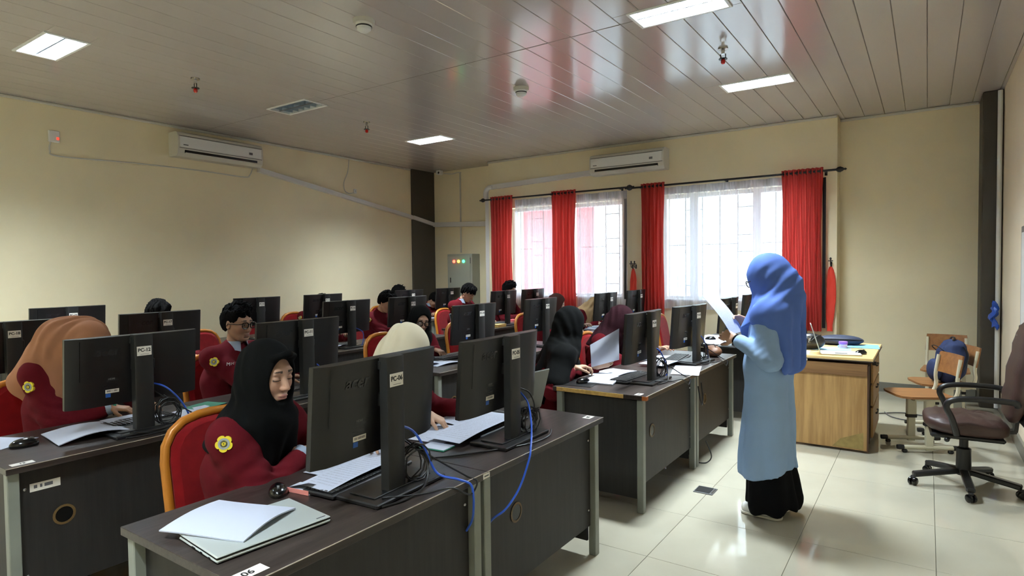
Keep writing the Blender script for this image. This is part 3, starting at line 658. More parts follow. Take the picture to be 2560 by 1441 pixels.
# ------------------------------------------------------------ computers seen from behind
PCN = {}
def computer(r, d, y, label, rz=0, x=None, n=0, dz=0):
    t = thing('computer', label, 'computer', (x if x is not None else ROWX[r]-.185, y, DZ), rz, 'black all-in-one computers')
    # base plate, pillar, panel; screen faces -x
    MB().box((0, .03, .008), (.20, .37, .016), .004).build('base', M_black, t)
    MB().box((-.004, .03, .018), (.12, .30, .006), .002).build('base_pad', M_black, t)
    MB().prism([(.018, -.047), (.050, -.043), (.054, -.036), (.054, .036), (.050, .043), (.018, .047)], .014, .487+dz).build('stand', M_dark, t, 30)
    M = Matrix.Translation((-.028, -.012, .32+dz)) @ Matrix.Rotation(radians(4.5), 4, 'Y')
    W, H = .607, .333
    prof = []                                           # back of the housing curves towards the screen at both sides
    for k in range(13):
        u = k/12; yy = (u-.5)*W; e = abs(u-.5)*2; prof.append((.030-.020*max(0, (e-.72)/.28)**2, yy))
    mb = MB(); mb.prism([(-.008, W/2), (-.008, -W/2)]+prof, -H/2, H/2, M); mb.build('housing', M_black, t, 50)
    MB().box((-.0095, 0, 0), (.004, W, H), .0015, M).build('bezel', M_blackg, t)
    MB().box((-.0120, 0, .008), (.0015, W-.016, H-.03), 0, M).build('screen', M_screen, t, 0)
    MB().box((-.006, 0, .0), (.05, .10, .05), .004, M @ Matrix.Translation((.044, .02, .02))).build('mount', M_black, t)
    MB().box((.0306, -.262+.012, .06), (.0012, .0016, .19), 0, M).build('vent_seam', M_blackg, t, 0)
    def on(yy, zz, dx=.0312): return M @ Vector((dx, yy, zz))
    nrm = (M.to_3x3() @ Vector((1, 0, 0))); upv = (M.to_3x3() @ Vector((0, 0, 1)))
    letters('acer', .062, M_inkl, t, on(-.135, .098), nrm, upv, .0012, .0012, .25, 'logo')
    if d < 4:
        MB().box((.0308, -.11, -.045), (.0008, .05, .012), 0, M).build('spec_label', M_inkl, t, 0)
        for k in range(5): MB().box((.0308, -.118+.004*(k % 2), -.060-k*.006), (.0006, .036+.012*(k % 3), .0022), 0, M).build('spec_line', M_inkl, t, 0)
    if r < 2: letters('HDMI', .012, M_grey, t, on(-.115, -.038), nrm, upv, .0003, .0003, 0, 'port_lettering')
    MB().box((.0308, -.112, -.098), (.001, .06, .018), 0, M).build('barcode_label', M_label, t, 0)
    mb = MB(); q = random.Random(r*9+d)
    for k in range(9): mb.box((.0314, -.134+k*.0055, -.097), (.0004, q.choice((.0014, .003)), .009), 0, M)
    mb.build('barcode', M_ink, t, 0)
    MB().box((.0308, -.130, -.118), (.001, .022, .018), 0, M).build('energy_label', M_blueink, t, 0)
    MB().box((.034, -.02, .142), (.012, .035, .03), .002, M).build('clip', M_dark, t)
    MB().box((.0549, .0, .405+dz), (.0012, .068, .046), .0003).build('name_sticker', M_label, t, 0)
    letters('PC-%02d' % n, .0235, M_ink, t, (.0557, .0, .409+dz), (1, 0, 0), (0, 0, 1), .0007, .0003, 0, 'name_lettering')
    MB().box((.0557, .002, .389+dz), (.0003, .04, .0016)).build('name_underline', M_inkg, t, 0)
    return t
M_inkl = mat('embossed dark logo', (40, 40, 42), .25)
PCY = [[1.525, 2.28, 3.98, 4.97, 6.16, 7.03], [1.45, 2.42, 4.22, 5.33, 6.86, 7.80], [1.42, 2.38, 4.22, 5.11, 7.03, 7.80], [None, 2.35, 4.28, 5.24, 6.86, 7.78]]
PCRZ = {(0, 0): .06, (0, 3): -.12, (0, 1): .02}
for r in range(4):
    for d in range(6):
        if PCY[r][d] is None: continue
        n = 6*r+6-d
        computer(r, d, PCY[r][d], 'black all-in-one computer from behind, stand sticker PC-%02d, %s in %s' % (n, ORD[d], RN[r]), PCRZ.get((r, d), 0), n=n, dz=-.012 if (r, d) == (0, 3) else 0)

# ------------------------------------------------------------ keyboards, mice
def keyboard_proto():
    t = thing('keyboard', 'keyboard', 'keyboard')            # local: long in y, keys up, typist at -x
    MB().box((0, 0, .010), (.15, .44, .016), .005).build('case', M_black, t)
    mb = MB()
    for i in range(6):
        for j in range(20):
            if i == 0 and 5 < j < 11: continue
            mb.box((-.055+i*.021, -.2+j*.021, .021), (.018, .018, .007), .002)
    mb.box((-.055, -.032, .021), (.018, .12, .007), .002)
    o = mb.build('keys', M_dark, t, 0); o['kind'] = 'stuff'
    for s in (-1, 1): MB().box((.06, s*.19, .001), (.02, .03, .004), .001).build('foot', M_blackg, t)
    return t
def mouse_proto():
    t = thing('mouse', 'mouse', 'mouse')
    me = MB().sph((0, 0, .008), (.056, .033, .030), 20, 12); me.v = [(x, y*(1-.12*max(0, x/.056)), max(0.001, z)) for x, y, z in me.v]
    me.build('shell', M_blackg, t, 60)
    MB().lathe([(0, -.004), (.009, -.004), (.009, .004), (0, .004)], 12, Matrix.Translation((.028, 0, .0315)) @ Matrix.Rotation(radians(90), 4, 'X')).build('wheel', M_grey, t)
    MB().box((.036, 0, .034), (.034, .0015, .002)).build('button_split', M_dark, t, 0)
    return t
KB, MS = keyboard_proto(), mouse_proto(); kb_used = ms_used = False
def keyboard(x, y, rz, label, z=DZ+.001):
    global kb_used
    o = KB if not kb_used else copy_tree(KB); kb_used = True
    o.location = (x, y, z); o.rotation_euler = (0, 0, rz); tag(o, label, 'keyboard', 'black keyboards'); return o
def mouse(x, y, rz, label, z=DZ, cable=True):
    global ms_used
    o = MS if not ms_used else copy_tree(MS); ms_used = True
    o.location = (x, y, z); o.rotation_euler = (0, 0, rz); tag(o, label, 'mouse', 'black mice')
    if cable:
        pass
    return o
def mousepad(x, y, rz, label): tag(MB().box((0, 0, .0015), (.2, .24, .003), .001).build('mouse_pad', M_black, loc=(x, y, DZ)), label, 'mouse pad').rotation_euler = (0, 0, rz)
keyboard(-1.77, 1.56, .1, 'black keyboard under papers behind the PC-06 stand')
keyboard(-1.78, 2.43, .05, 'black keyboard with papers leaning on it behind the PC-05 computer')
keyboard(-1.72, 4.02, -.06, 'long black keyboard on the chipboard-edged desk')
keyboard(-3.42, 1.47, .0, 'black keyboard behind the PC-12 stand')
keyboard(-3.44, 2.52, .05, 'black keyboard under the hand of the student with glasses')
keyboard(-3.5, 4.18, 0, 'black keyboard behind the PC-10 stand'); keyboard(-1.76, 5.05, .1, 'black keyboard on the desk of the maroon hijab student')
keyboard(-5.08, 4.2, .05, 'black keyboard on the third desk of the third row'); keyboard(-5.1, 7.0, .05, 'black keyboard of the boy with the badge in the third row')
mouse(-1.895, 1.29, -.6, 'glossy black mouse beside the silver laptop'); mouse(-3.42, 1.02, 1.35, 'black mouse at the left end of the second-row desk')
mousepad(-1.945, 3.70, .1, 'black mouse pad at the chipboard corner'); mouse(-1.945, 3.70, 1.2, 'black mouse on the pad at the chipboard corner', DZ+.003)
mouse(-1.93, 6.62, .3, 'black mouse on white papers left of the teacher hand'); mouse(-1.72, 6.68, .2, 'black mouse on papers just under the teacher hand')
mouse(-3.47, 6.62, .4, 'black mouse in front of the beige hijab student'); mouse(-3.4, 3.62, .2, 'black mouse by the papers of the black hijab student with glasses')

# ------------------------------------------------------------ laptops, papers, books
t = thing('laptop', 'closed silver laptop under white papers on the nearest desk', 'laptop', (-1.677, 1.067, DZ), radians(-5.6))
MB().box((0, 0, .008), (.245, .355, .012), .005).build('base', M_silver, t); MB().box((0, 0, .0185), (.243, .353, .007), .003).build('lid', M_silver, t)
MB().box((0, 0, .0145), (.242, .352, .002)).build('seam', M_blackg, t, 0)
for k, w in enumerate((.022, .012, .012)): MB().box((-.08+.05*k+.06, -.1778, .008), (w, .001, .004)).build('port', M_blackg, t, 0)
MB().box((.108, .15, .0222), (.006, .03, .0004)).build('logo', M_inkg, t, 0)
t = thing('laptop', 'open grey laptop seen from behind at the aisle end of the front row', 'laptop', (-1.86, 2.785, DZ), radians(-6))
MB().box((-.05, 0, .008), (.22, .22, .014), .004).build('base', M_grey, t); M = Matrix.Translation((.06, 0, .015)) @ Matrix.Rotation(radians(16), 4, 'Y')
MB().box((0, 0, .115), (.008, .225, .23), .003, M).build('lid', mat('grey laptop lid', (136, 138, 134), .4, metal=.3), t); MB().box((-.0045, 0, .115), (.001, .21, .2), 0, M).build('screen', M_screen, t, 0); MB().box((-.06, 0, .0155), (.1, .19, .002)).build('keys', M_dark, t, 0)

def paper(x, y, w, l, rz, label, m=None, z=DZ+.001, bend=0, curl=0, thick=.0008, group='loose papers on the desks', bx=0, name='paper', pages=1):
    """sheet w (local x) by l (local y); bend lifts the middle, curl lifts the +y edge, bx lifts the +x edge"""
    o = MB().sheet(10, 12, lambda u, v: ((u-.5)*w, (v-.5)*l, bend*sin(v*pi)*(.6+.4*u)+curl*max(0, v-.45)**2*3+bx*max(0, u-.4)**2*2.8+thick+.0012*sin(u*5+v*3)+.0012), thick=thick).build(name, m or M_paper, None, 50)
    o.location = (x, y, z); o.rotation_euler = (0, 0, rz); tag(o, label, 'paper', group); return o
paper(-1.772, 1.037, .295, .245, radians(19), 'white papers lying over the closed silver laptop', z=DZ+.0225, thick=.004, bend=.014)
paper(-1.80, 1.56, .15, .42, .08, 'long printed sheet over the keyboard under the PC-06 screen', M_form, z=DZ+.024, bend=.012, curl=.02)
paper(-1.92, 1.64, .21, .3, .1, 'printed page under the hand of the front black hijab student', M_print, z=DZ+.002)
t = thing('note_book', 'small pink notebook with a bent white cover beside the mouse', 'notebook', (-1.84, 1.36, DZ), .15); MB().box((0, 0, .008), (.1, .06, .014), .001).build('pages', M_paper, t, 0); MB().box((-.002, -.031, .009), (.1, .002, .016)).build('cover', mat('pink cover', (228, 140, 130), .6), t, 0); MB().sheet(4, 4, lambda u, v: (-.05+.1*u, -.03+.06*v, .017+.03*(1-v)*u)).build('bent_page', M_paper, t)
paper(-1.80, 2.30, .19, .50, .05, 'wide printed sheets spread over the PC-05 keyboard', M_form, z=DZ+.024, bend=.015, curl=.02)
paper(-1.93, 2.20, .21, .30, .15, 'printed page under the hands of the cream hijab student', M_print)
paper(-2.00, 2.50, .2, .28, -.1, 'white page leaning towards the PC-05 screen', M_print, bend=.01, z=DZ+.003)
t = thing('folder', 'green folder edge under the papers between the two nearest computers', 'folder', (-1.79, 2.02, DZ), .1); MB().box((0, 0, .003), (.13, .09, .005), .001).build('cover', M_greencover, t); MB().box((0, 0, .0065), (.125, .085, .002)).build('pages', M_paper, t, 0)
paper(-3.40, 1.28, .30, .33, -.1, 'thick white booklet bent open in front of the peach hijab student', thick=.004, bend=.03, bx=-.0, z=DZ+.004, name='booklet')
paper(-3.56, .95, .21, .25, .5, 'white pages at the left edge behind the mouse')
paper(-3.46, 1.50, .18, .24, .0, 'white page behind the PC-12 stand', z=DZ+.023)
paper(-3.42, 1.80, .20, .28, .1, 'white page right of the PC-12 computer', M_print); paper(-3.52, 1.92, .15, .2, .3, 'green sheet beside the page right of PC-12', M_greencover)
paper(-1.86, 3.86, .21, .30, .12, 'printed booklet behind the mouse at the chipboard desk', M_print, thick=.008, bend=.012)
paper(-1.93, 4.15, .21, .36, -.1, 'open pages behind the long black keyboard', thick=.004, bend=.01)
paper(-1.51, 4.56, .20, .42, .25, 'white sheet overhanging the desk edge behind the cables', M_paper, bend=.004)
paper(-1.78, 4.70, .21, .3, -.1, 'pages under the fourth computer in the row nearest the teacher', M_print, z=DZ+.022)
paper(-1.92, 5.05, .2, .3, .2, 'stack of pages behind the fourth front-row computer', thick=.006)
paper(-3.42, 3.66, .21, .30, .15, 'bent white page on the desk of the black hijab student with glasses', bend=.03, z=DZ+.003)
paper(-3.36, 3.88, .2, .3, -.15, 'second white page behind the bent one in the second row', M_print, bend=.015)
paper(-3.55, 4.85, .21, .3, .1, 'white page on the fourth second-row desk'); paper(-3.45, 5.3, .2, .3, .2, 'printed page under the fifth second-row computer', M_print)
for k, (x, y, rz_) in enumerate(((-3.5, 6.5, .1), (-3.38, 6.75, -.1), (-3.55, 7.1, .2))): paper(x, y, .21, .3, rz_, ['white page nearest the mouse of the beige hijab student', 'printed page in the middle of the beige hijab student desk', 'white page under the hand of the beige hijab student'][k], M_print if k == 1 else None, z=DZ+.001+.002*k)
paper(-1.86, 6.40, .30, .36, .05, 'wide white page at the end of the far front-row desk, behind the fifth computer', z=DZ+.003, bend=.006); paper(-1.60, 6.44, .27, .30, .1, 'white page lying over the base plate of the fifth front-row computer', z=DZ+.026, bend=.004); paper(-2.0, 6.95, .22, .3, -.1, 'white page at the student side of the far front-row desk')
t = thing('folder', 'light blue folder on the desk of the beige hijab student', 'folder', (-3.62, 7.35, DZ), .1); MB().box((0, 0, .006), (.21, .3, .008), .002).build('cover', mat('light blue cover', (110, 186, 220), .6), t); MB().box((.002, 0, .0107), (.2, .28, .001)).build('page', M_paper, t, 0)
paper(-1.93, 6.75, .25, .34, .1, 'large white page at the front-row desk beside the teacher', bend=.006); paper(-1.70, 6.88, .25, .34, -.15, 'white page under the mouse beside the teacher', M_print); paper(-1.63, 6.55, .2, .3, .3, 'white page overlapping the desk edge beside the teacher', z=DZ+.002)
paper(-5.08, 2.75, .2, .28, .1, 'pages on the second third-row desk', M_print); paper(-5.02, 4.12, .19, .3, .2, 'crumpled white pages behind the third-row stand', bend=.03); paper(-5.1, 3.9, .18, .26, -.2, 'grey printed pages under the third third-row computer', M_form, bend=.02)
paper(-5.12, 6.45, .2, .3, .1, 'white page beside the open black laptop in the third row'); paper(-6.75, 7.55, .2, .3, .1, 'white page at the far end of the row along the side wall')
for k in range(3): paper(-5.0+.01*k, 7.35+.01*k, .17, .26, .1+.1*k, ['red booklet at the bottom of the pile by the far third-row computer', 'pink booklet in the pile by the far third-row computer', 'red booklet topmost of the pile by the far third-row computer'][k], mat('red booklet %d' % k, [(172, 60, 64), (226, 150, 150), (190, 70, 76)][k], .6), z=DZ+.001+.016*k, thick=.013, name='booklet', group='booklets in a pile')
t = thing('box', 'flat yellow box on the third-row desk by the red booklets', 'box', (-4.83, 6.74, DZ), .05); MB().box((0, 0, .02), (.12, .2, .038), .002).build('carton', mat('yellow carton', (208, 170, 96), .7), t); MB().box((0, 0, .0395), (.122, .202, .004), .001).build('lid', mat('pale carton lid', (222, 190, 124), .7), t)
# black laptop in the third row
t = thing('laptop', 'small open black laptop on the fifth third-row desk', 'laptop', (-5.1, 6.3, DZ), radians(188))
MB().box((-.02, 0, .008), (.2, .28, .014), .004).build('base', M_dark, t); M = Matrix.Translation((.08, 0, .014)) @ Matrix.Rotation(radians(14), 4, 'Y'); MB().box((0, 0, .1), (.008, .28, .2), .003, M).build('lid', M_grey, t); MB().box((-.0046, 0, .1), (.001, .26, .18), 0, M).build('screen', M_screen, t, 0); MB().box((-.03, 0, .0155), (.1, .25, .002)).build('keys', M_blackg, t, 0)
t = thing('pouch', 'brown leather pouch on the front-row desk end by the teacher', 'pouch', (-1.56, 5.42, DZ), .5); me = MB().sph((0, 0, .045), (.075, .12, .05), 18, 10); me.v = [(x, y, max(.001, z)) for x, y, z in me.v]; me.build('body', M_tanbox, t, 60); MB().tube(spline([(0, -.11, .05), (.01, -.04, .098), (.01, .04, .098), (0, .11, .05)]), .004, 6).build('zip', M_iron, t)

# ------------------------------------------------------------ cables on the desks
def cable(pts, r, m, label, n=7): tag(MB().tube(spline(pts, n), r, 6).build('cable', m), label, 'cable')
def coil(c, R, n, label, seed, ax='y'):
    q = random.Random(seed); pts = []
    for k in range(n*12):
        a = 2*pi*k/12; rr = R*(1+.18*sin(k*.37+seed)+.08*q.uniform(-1, 1)); w = .016*sin(k*.21+seed*2)+.006*q.uniform(-1, 1)
        pts.append((c[0]+w+.3*rr*cos(a), c[1]+rr*cos(a)*.75, c[2]+rr*1.05*sin(a)))
    o = MB().tube(pts, .0032, 5).build('cable_bundle', M_cable); tag(o, label, 'cable bundle')
def desk_cables(yy, X, name, blue_down, seed, xf, drop=True):
    coil((X+.04, yy+.10, DZ+.078), .062, 7, 'coiled black cable bundle behind the stand of %s' % name, seed)
    if not drop: cable([(X-.03, yy+.04, DZ+.23), (X+.03, yy+.09, DZ+.21), (X+.05, yy+.15, DZ+.14), (X+.06, yy+.19, DZ+.06), (X+.05, yy+.2, DZ+.012), (X+.0, yy+.17, DZ+.006)], .0045, M_lan, 'blue network cable from %s down to the desk' % name)
    else: cable([(X-.03, yy+.04, DZ+.23), (X+.03, yy+.10, DZ+.2), (X+.06, yy+.14, DZ+.12), (X+.09, yy+.17, DZ+.03), (xf-.02, yy+.20, DZ+.012), (xf+.012, yy+.235, DZ-.012), (xf+.02, yy+.24, DZ-.06), (xf+.012, yy+.25, DZ-.11-blue_down), (xf-.02, yy+.28, DZ-.17-blue_down), (xf-.052, yy+.285, DZ-.22-blue_down)], .0045, M_lan, 'blue network cable from %s over the desk edge' % name)
    cable([(X-.03, yy+.05, DZ+.2), (X+.06, yy+.13, DZ+.1), (X+.10, yy+.10, DZ+.02), (X+.13, yy-.02, DZ+.006), (X+.11, yy-.13, DZ+.006)], .0035, M_cable, 'thin black cable on the stand base of %s' % name)
    cable([(X+.08, yy-.1, DZ+.02), (X+.14, yy+.03, DZ+.005), (xf+.005, yy+.13, DZ+.006), (xf+.02, yy+.19, DZ-.03), (xf+.018, yy+.235, DZ-.045), (xf+.015, yy+.27, DZ-.01), (xf-.02, yy+.25, DZ+.01), (X+.08, yy+.16, DZ+.09), (X+.0, yy+.1, DZ+.16)], .0035, M_cable, 'black cable looping over the desk edge from %s' % name)
desk_cables(1.525, -1.595, 'the PC-06 computer', 0, 1, -1.41)
coil((-1.555, 2.40, DZ+.075), .055, 7, 'coiled black cable bundle tied behind the PC-05 stand', 2)
cable([(-1.60, 2.38, DZ+.22), (-1.55, 2.39, DZ+.16), (-1.50, 2.34, DZ+.09), (-1.46, 2.28, DZ+.04), (-1.42, 2.21, DZ+.01), (-1.397, 2.16, DZ-.025), (-1.393, 2.08, DZ-.12), (-1.40, 1.99, DZ-.18), (-1.43, 1.945, DZ-.21), (-1.463, 1.94, DZ-.25)], .0045, M_lan, 'blue network cable hanging down the panel from PC-05')
cable([(-1.60, 2.33, DZ+.13), (-1.55, 2.44, DZ+.12), (-1.56, 2.42, DZ+.2), (-1.60, 2.37, DZ+.23)], .0035, M_cable, 'black cable loop beside the PC-05 stand')
cable([(-1.50, 2.52, DZ+.01), (-1.46, 2.43, DZ+.005), (-1.46, 2.3, DZ+.005), (-1.52, 2.16, DZ+.005), (-1.62, 1.98, DZ+.005), (-1.72, 1.86, DZ+.005)], .0035, M_cable, 'thin black cable along the joint of the two nearest desks')
desk_cables(4.02, -1.595, 'the third front-row computer', -.02, 3, -1.41, False); desk_cables(5.0, -1.595, 'the fourth front-row computer', -.05, 4, -1.41, False)
desk_cables(1.46, -3.25, 'the PC-12 computer', .0, 5, -3.07, False)
cable([(-1.405, 4.50, DZ-.10), (-1.39, 4.52, DZ-.22), (-1.392, 4.56, DZ-.25), (-1.395, 4.58, DZ-.18), (-1.40, 4.56, DZ-.08)], .005, M_cable, 'black cable loop hanging at the joint of the aisle desks')
cable([(-3.28, 2.52, DZ+.2), (-3.22, 2.54, DZ+.14), (-3.20, 2.50, DZ+.05), (-3.16, 2.4, DZ+.006)], .0045, M_lan, 'blue network cable behind the PC-11 computer'); cable([(-4.94, 4.30, DZ+.2), (-4.88, 4.36, DZ+.15), (-4.85, 4.34, DZ+.06), (-4.84, 4.3, DZ+.006)], .0045, M_lan, 'blue network cable behind the third third-row computer')
cable([(-1.45, 4.62, .02), (-1.40, 4.7, .008), (-1.37, 4.72, .06), (-1.40, 4.68, .18)], .005, M_cable, 'black cable on the floor by the aisle desk leg')

# ------------------------------------------------------------ banquet chairs
def chair_proto():
    t = thing('banquet_chair', 'chair', 'chair')               # faces +x, origin on the floor under the seat centre
    s = MB().box((.0, 0, .43), (.44, .43, .07), .025); s.build('seat', M_velvet, t, 50)
    MB().box((0, 0, .388), (.45, .44, .022), .006).build('seat_frame', M_gold, t)
    arch = [(-.215, .40)]+[(-.215, .76), (-.205, .825), (-.175, .875), (-.125, .91), (-.06, .925), (0, .928), (.06, .925), (.125, .91), (.175, .875), (.205, .825), (.215, .76)]+[(.215, .40)]
    def bx(z): return -.215-(max(z, .4)-.40)*.17
    MB().tube([(bx(z), y, z) for y, z in arch], .019, 8).build('back_frame', M_gold, t, 60)
    n = len(arch); c = [(y*.93, .455+(z-.40)*.865) for y, z in arch]
    mb = MB(); f = [(bx(z)+.018, y, z) for y, z in c]; b = [(bx(z)-.018, y, z) for y, z in c]; f2 = [(bx(z)+.034, y*.86, .47+(z-.455)*.93) for y, z in c]; b2 = [(bx(z)-.03, y*.86, .47+(z-.455)*.93) for y, z in c]
    N = len(c); fs = []
    for A, B, s_ in ((0, N, 1), (N, 2*N, 1), (2*N, 3*N, 1)):
        for k in range(N): fs.append((A+k, A+(k+1) % N, B+(k+1) % N, B+k))
    fs += [tuple(range(N)), tuple(3*N+k for k in range(N))[::-1]]
    mb.add(b2+b+f+f2, fs); mb.build('backrest', M_velvet, t, 50)
    for y in (-1, 1):
        MB().tube([(.185, y*.19, .385), (.205, y*.2, .0)], .014, 8).build('leg', M_gold, t); MB().tube([(-.215, y*.215, .40), (-.235, y*.21, .2), (-.275, y*.205, 0)], .0145, 8).build('leg', M_gold, t)
    return t
CH = chair_proto(); ch_used = False
def chair(x, y, rz, label):
    global ch_used
    o = CH if not ch_used else copy_tree(CH); ch_used = True
    o.location = (x, y, 0); o.rotation_euler = (0, 0, rz); tag(o, label, 'chair', 'red and gold banquet chairs'); return o

# ------------------------------------------------------------ teacher desk and what stands on it
TZ = .775
t = thing('teacher_desk', 'yellow wood teacher desk with drawers behind the blue hijab teacher', 'desk', (-.80, 6.15, 0))
MB().box((.0, .0, TZ-.012), (.90, 1.10, .024), .003).build('desktop', M_tantop, t); MB().box((0, 0, TZ-.027), (.905, 1.105, .008), .002).build('top_edge', mat('dark desk edge', (58, 44, 32), .5), t)
MB().box((-.01, -.52, .37), (.84, .022, .70), .002).build('front_board', M_tan, t); MB().box((-.01, -.534, .675), (.84, .012, .10), .002).build('apron', wood('shaded apron wood', (150, 112, 70), (118, 84, 50), .5, 'X', 9), t)  # apron wood is darkened to carry the shade under the desktop
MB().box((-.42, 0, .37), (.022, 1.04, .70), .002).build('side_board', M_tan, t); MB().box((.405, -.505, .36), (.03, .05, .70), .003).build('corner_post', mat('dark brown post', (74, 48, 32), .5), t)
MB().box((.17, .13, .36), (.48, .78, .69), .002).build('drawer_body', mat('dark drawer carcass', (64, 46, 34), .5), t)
for k, (z, h) in enumerate(((.61, .17), (.42, .17), (.19, .25))):
    d = MB().box((.423, .13, z), (.02, .74, h), .003).build('drawer', M_tan, t); MB().bar((.445, .05, z+.03), (.445, .21, z+.03), .01).box((.437, .05, z+.03), (.016, .012, .012)).box((.437, .21, z+.03), (.016, .012, .012)).build('handle', M_iron, d)
MB().box((.45, -.40, .72), (.03, .03, .03), .004).build('lock', M_iron, t)
MB().add([(.385, -.5325, .03), (.385, -.5325, .17), (.22, -.5325, .10), (.16, -.5325, .03)], [(0, 3, 2, 1)]).build('worn_patch', mat('worn veneer', (150, 128, 74), .6, var=.2, vscale=20), t, 0)
t = thing('laptop', 'open white laptop on the teacher desk', 'laptop', (-.60, 5.79, TZ), radians(10))
MB().box((0, 0, .008), (.30, .20, .014), .005).build('base', M_offw, t); mb = MB()
for i in range(13):
    for j in range(5): mb.box((-.125+i*.0205, -.03+j*.02, .0165), (.017, .016, .003), .001)
mb.build('keys', M_white, t, 0)['kind'] = 'stuff'
MB().box((0, -.07, .0154), (.09, .045, .001)).build('touchpad', M_grey, t, 0)
M = Matrix.Translation((-.155, 0, .012)) @ Matrix.Rotation(radians(-17), 4, 'Y')
MB().box((0, 0, .125), (.007, .20, .25), .003, M).build('lid', M_silver, t); MB().box((.004, 0, .125), (.001, .18, .22), 0, M).build('screen', M_screen, t, 0)
t = thing('hand_bag', 'small black handbag with a metal clasp on the teacher desk', 'bag', (-.86, 6.0, TZ), .3)
me = MB().sph((0, 0, .07), (.12, .065, .075), 20, 12); me.v = [(x, y, max(.002, z)) for x, y, z in me.v]; me.build('body', M_black, t, 60)
MB().tube(spline([(-.06, 0, .12), (-.075, .0, .19), (-.045, .01, .2), (-.03, .01, .13)]), .007, 8).tube(spline([(.08, -.03, .13), (.04, -.06, .12), (.0, -.07, .09), (-.02, -.07, .07)]), .005, 6).build('strap', M_iron, t); MB().box((-.02, -.066, .085), (.02, .008, .04), .003).tube([(-.02+.014*cos(a), -.07, .115+.014*sin(a)) for a in [q*pi/5 for q in range(10)]], .003, 6, closed=True).build('clasp', M_chrome, t)
t = thing('laptop_bag', 'flat dark blue padded bag at the back of the teacher desk', 'bag', (-.68, 6.50, TZ), .1); me = MB().sph((0, 0, .04), (.20, .13, .05), 24, 10); me.v = [(x, y, max(.002, z)) for x, y, z in me.v]; me.build('body', mat('dark navy cloth', (38, 46, 66), .6, bump=.1, bscale=40), t, 60); MB().tube(spline([(-.18, -.06, .05), (-.08, -.115, .06), (.08, -.115, .06), (.18, -.06, .05)]), .004, 6).build('zip', M_iron, t)
t = thing('jar', 'small white jar with a purple lid on the teacher desk', 'jar', (-.62, 6.18, TZ)); MB().lathe([(0, .001), (.03, .001), (.033, .006), (.033, .04), (0, .04)], 20).build('body', M_white, t); MB().lathe([(0, .04), (.036, .04), (.037, .06), (.034, .064), (0, .064)], 20).build('lid', mat('purple lid', (150, 110, 214), .4), t); MB().lathe([(.0334, .012), (.0336, .012), (.0336, .03), (.0334, .03)], 20).build('label', mat('pink label', (220, 190, 200), .6), t)
mouse(-.455, 5.86, .9, 'dark blue mouse beside the white laptop on the teacher desk', TZ)
for (x, y, w, l, rz_, m_, lb) in ((-.52, 6.40, .33, .28, .1, (122, 178, 214), 'light blue folder hanging over the far corner of the teacher desk'), (-.76, 6.08, .42, .2, .1, (150, 200, 236), 'light blue sheet behind the white laptop'), (-.95, 5.74, .24, .2, .05, (226, 232, 244), 'white sheet at the front of the teacher desk'), (-.98, 5.86, .12, .16, .5, (226, 60, 84), 'pink red booklet beside the black handbag')):
    paper(x, y, w, l, rz_, lb, mat(lb[:20], m_, .6), z=TZ+.0005, thick=.003, group='papers on the teacher desk')

# ------------------------------------------------------------ wooden student chairs, office chair, backpack
def student_chair(label, loc, rz):
    t = thing('student_chair', label, 'chair', loc, rz, 'wooden student chairs')      # faces +x
    mb = MB(); pr = [(-.19, -.19), (.14, -.205), (.2, -.17), (.215, -.1), (.215, .1), (.2, .17), (.14, .205), (-.19, .19)]
    mb.prism(pr, .445, .462).build('seat', M_teak, t, 30)
    def bk(u, v): y = (u-.5)*.36; return (-.205-.02*(1-(2*u-1)**2)-.035*v, y*(1-.06*v*v), .62+.17*v)
    MB().sheet(12, 6, bk, thick=.012).build('backrest', M_teak, t, 50)
    for s in (-1, 1):
        MB().tube(spline([(.10, s*.15, .435), (-.12, s*.16, .432), (-.185, s*.165, .45), (-.21, s*.168, .52), (-.205, s*.166, .6), (-.228, s*.163, .76)], 5), .014, 8).build('back_post', M_cream_steel, t)
        MB().box((-.01, s*.15, .33), (.075, .035, .21), .006).build('leg_sleeve', M_cream_steel, t); MB().box((-.01, s*.15, .17), (.06, .027, .3), .005).build('leg', M_cream_steel, t)
        MB().box((-.01, s*.15, .235), (.08, .04, .03), .004).build('collar', M_iron, t)
        MB().tube([(-.20, s*.15, .045), (.20, s*.15, .045)], .018, 10).build('foot_bar', M_cream_steel, t)
        for e in (-1, 1): MB().lathe([(0, -.03), (.018, -.028), (.021, 0), (.019, .02), (0, .02)], 10, Matrix.Translation((e*.205, s*.15, .045)) @ Matrix.Rotation(radians(90), 4, 'Y')).box((e*.17, s*.15, .014), (.04, .03, .028), .008).build('foot_cap', M_black, t)
    MB().box((-.01, 0, .42), (.05, .30, .025), .004).box((-.01, 0, .40), (.12, .05, .012), .003).build('cross_beam', M_cream_steel, t)
    return t
student_chair('wooden student chair nearest the office chair, on a cream steel frame', (-.05, 6.04, 0), radians(205))
student_chair('wooden student chair carrying the blue backpack', (.10, 6.72, 0), radians(200))
student_chair('wooden student chair at the back against the window wall', (.16, 7.55, 0), radians(-93))
t = thing('backpack', 'dark blue backpack on the middle wooden student chair', 'backpack', (.13, 6.70, .462), radians(200))
me = MB().sph((0, 0, 0), 1, 28, 18); me.v = [(-.03+.105*math.copysign(abs(x)**.7, x)-.05*(z*.5+.5)+.006*sin(y*14+z*5), .132*math.copysign(abs(y)**.65, y)*(1-.3*max(0, z))+.006*sin(z*11), max(.002, .19+.195*math.copysign(abs(z)**.75, z)+.006*sin(y*9+x*6))) for x, y, z in me.v]; me.build('body', M_denim, t, 60)
me = MB().sph((.075, 0, .11), (.05, .11, .1), 18, 12); me.v = [(x, y, max(.004, z)) for x, y, z in me.v]; me.build('front_pocket', M_denim, t, 60)
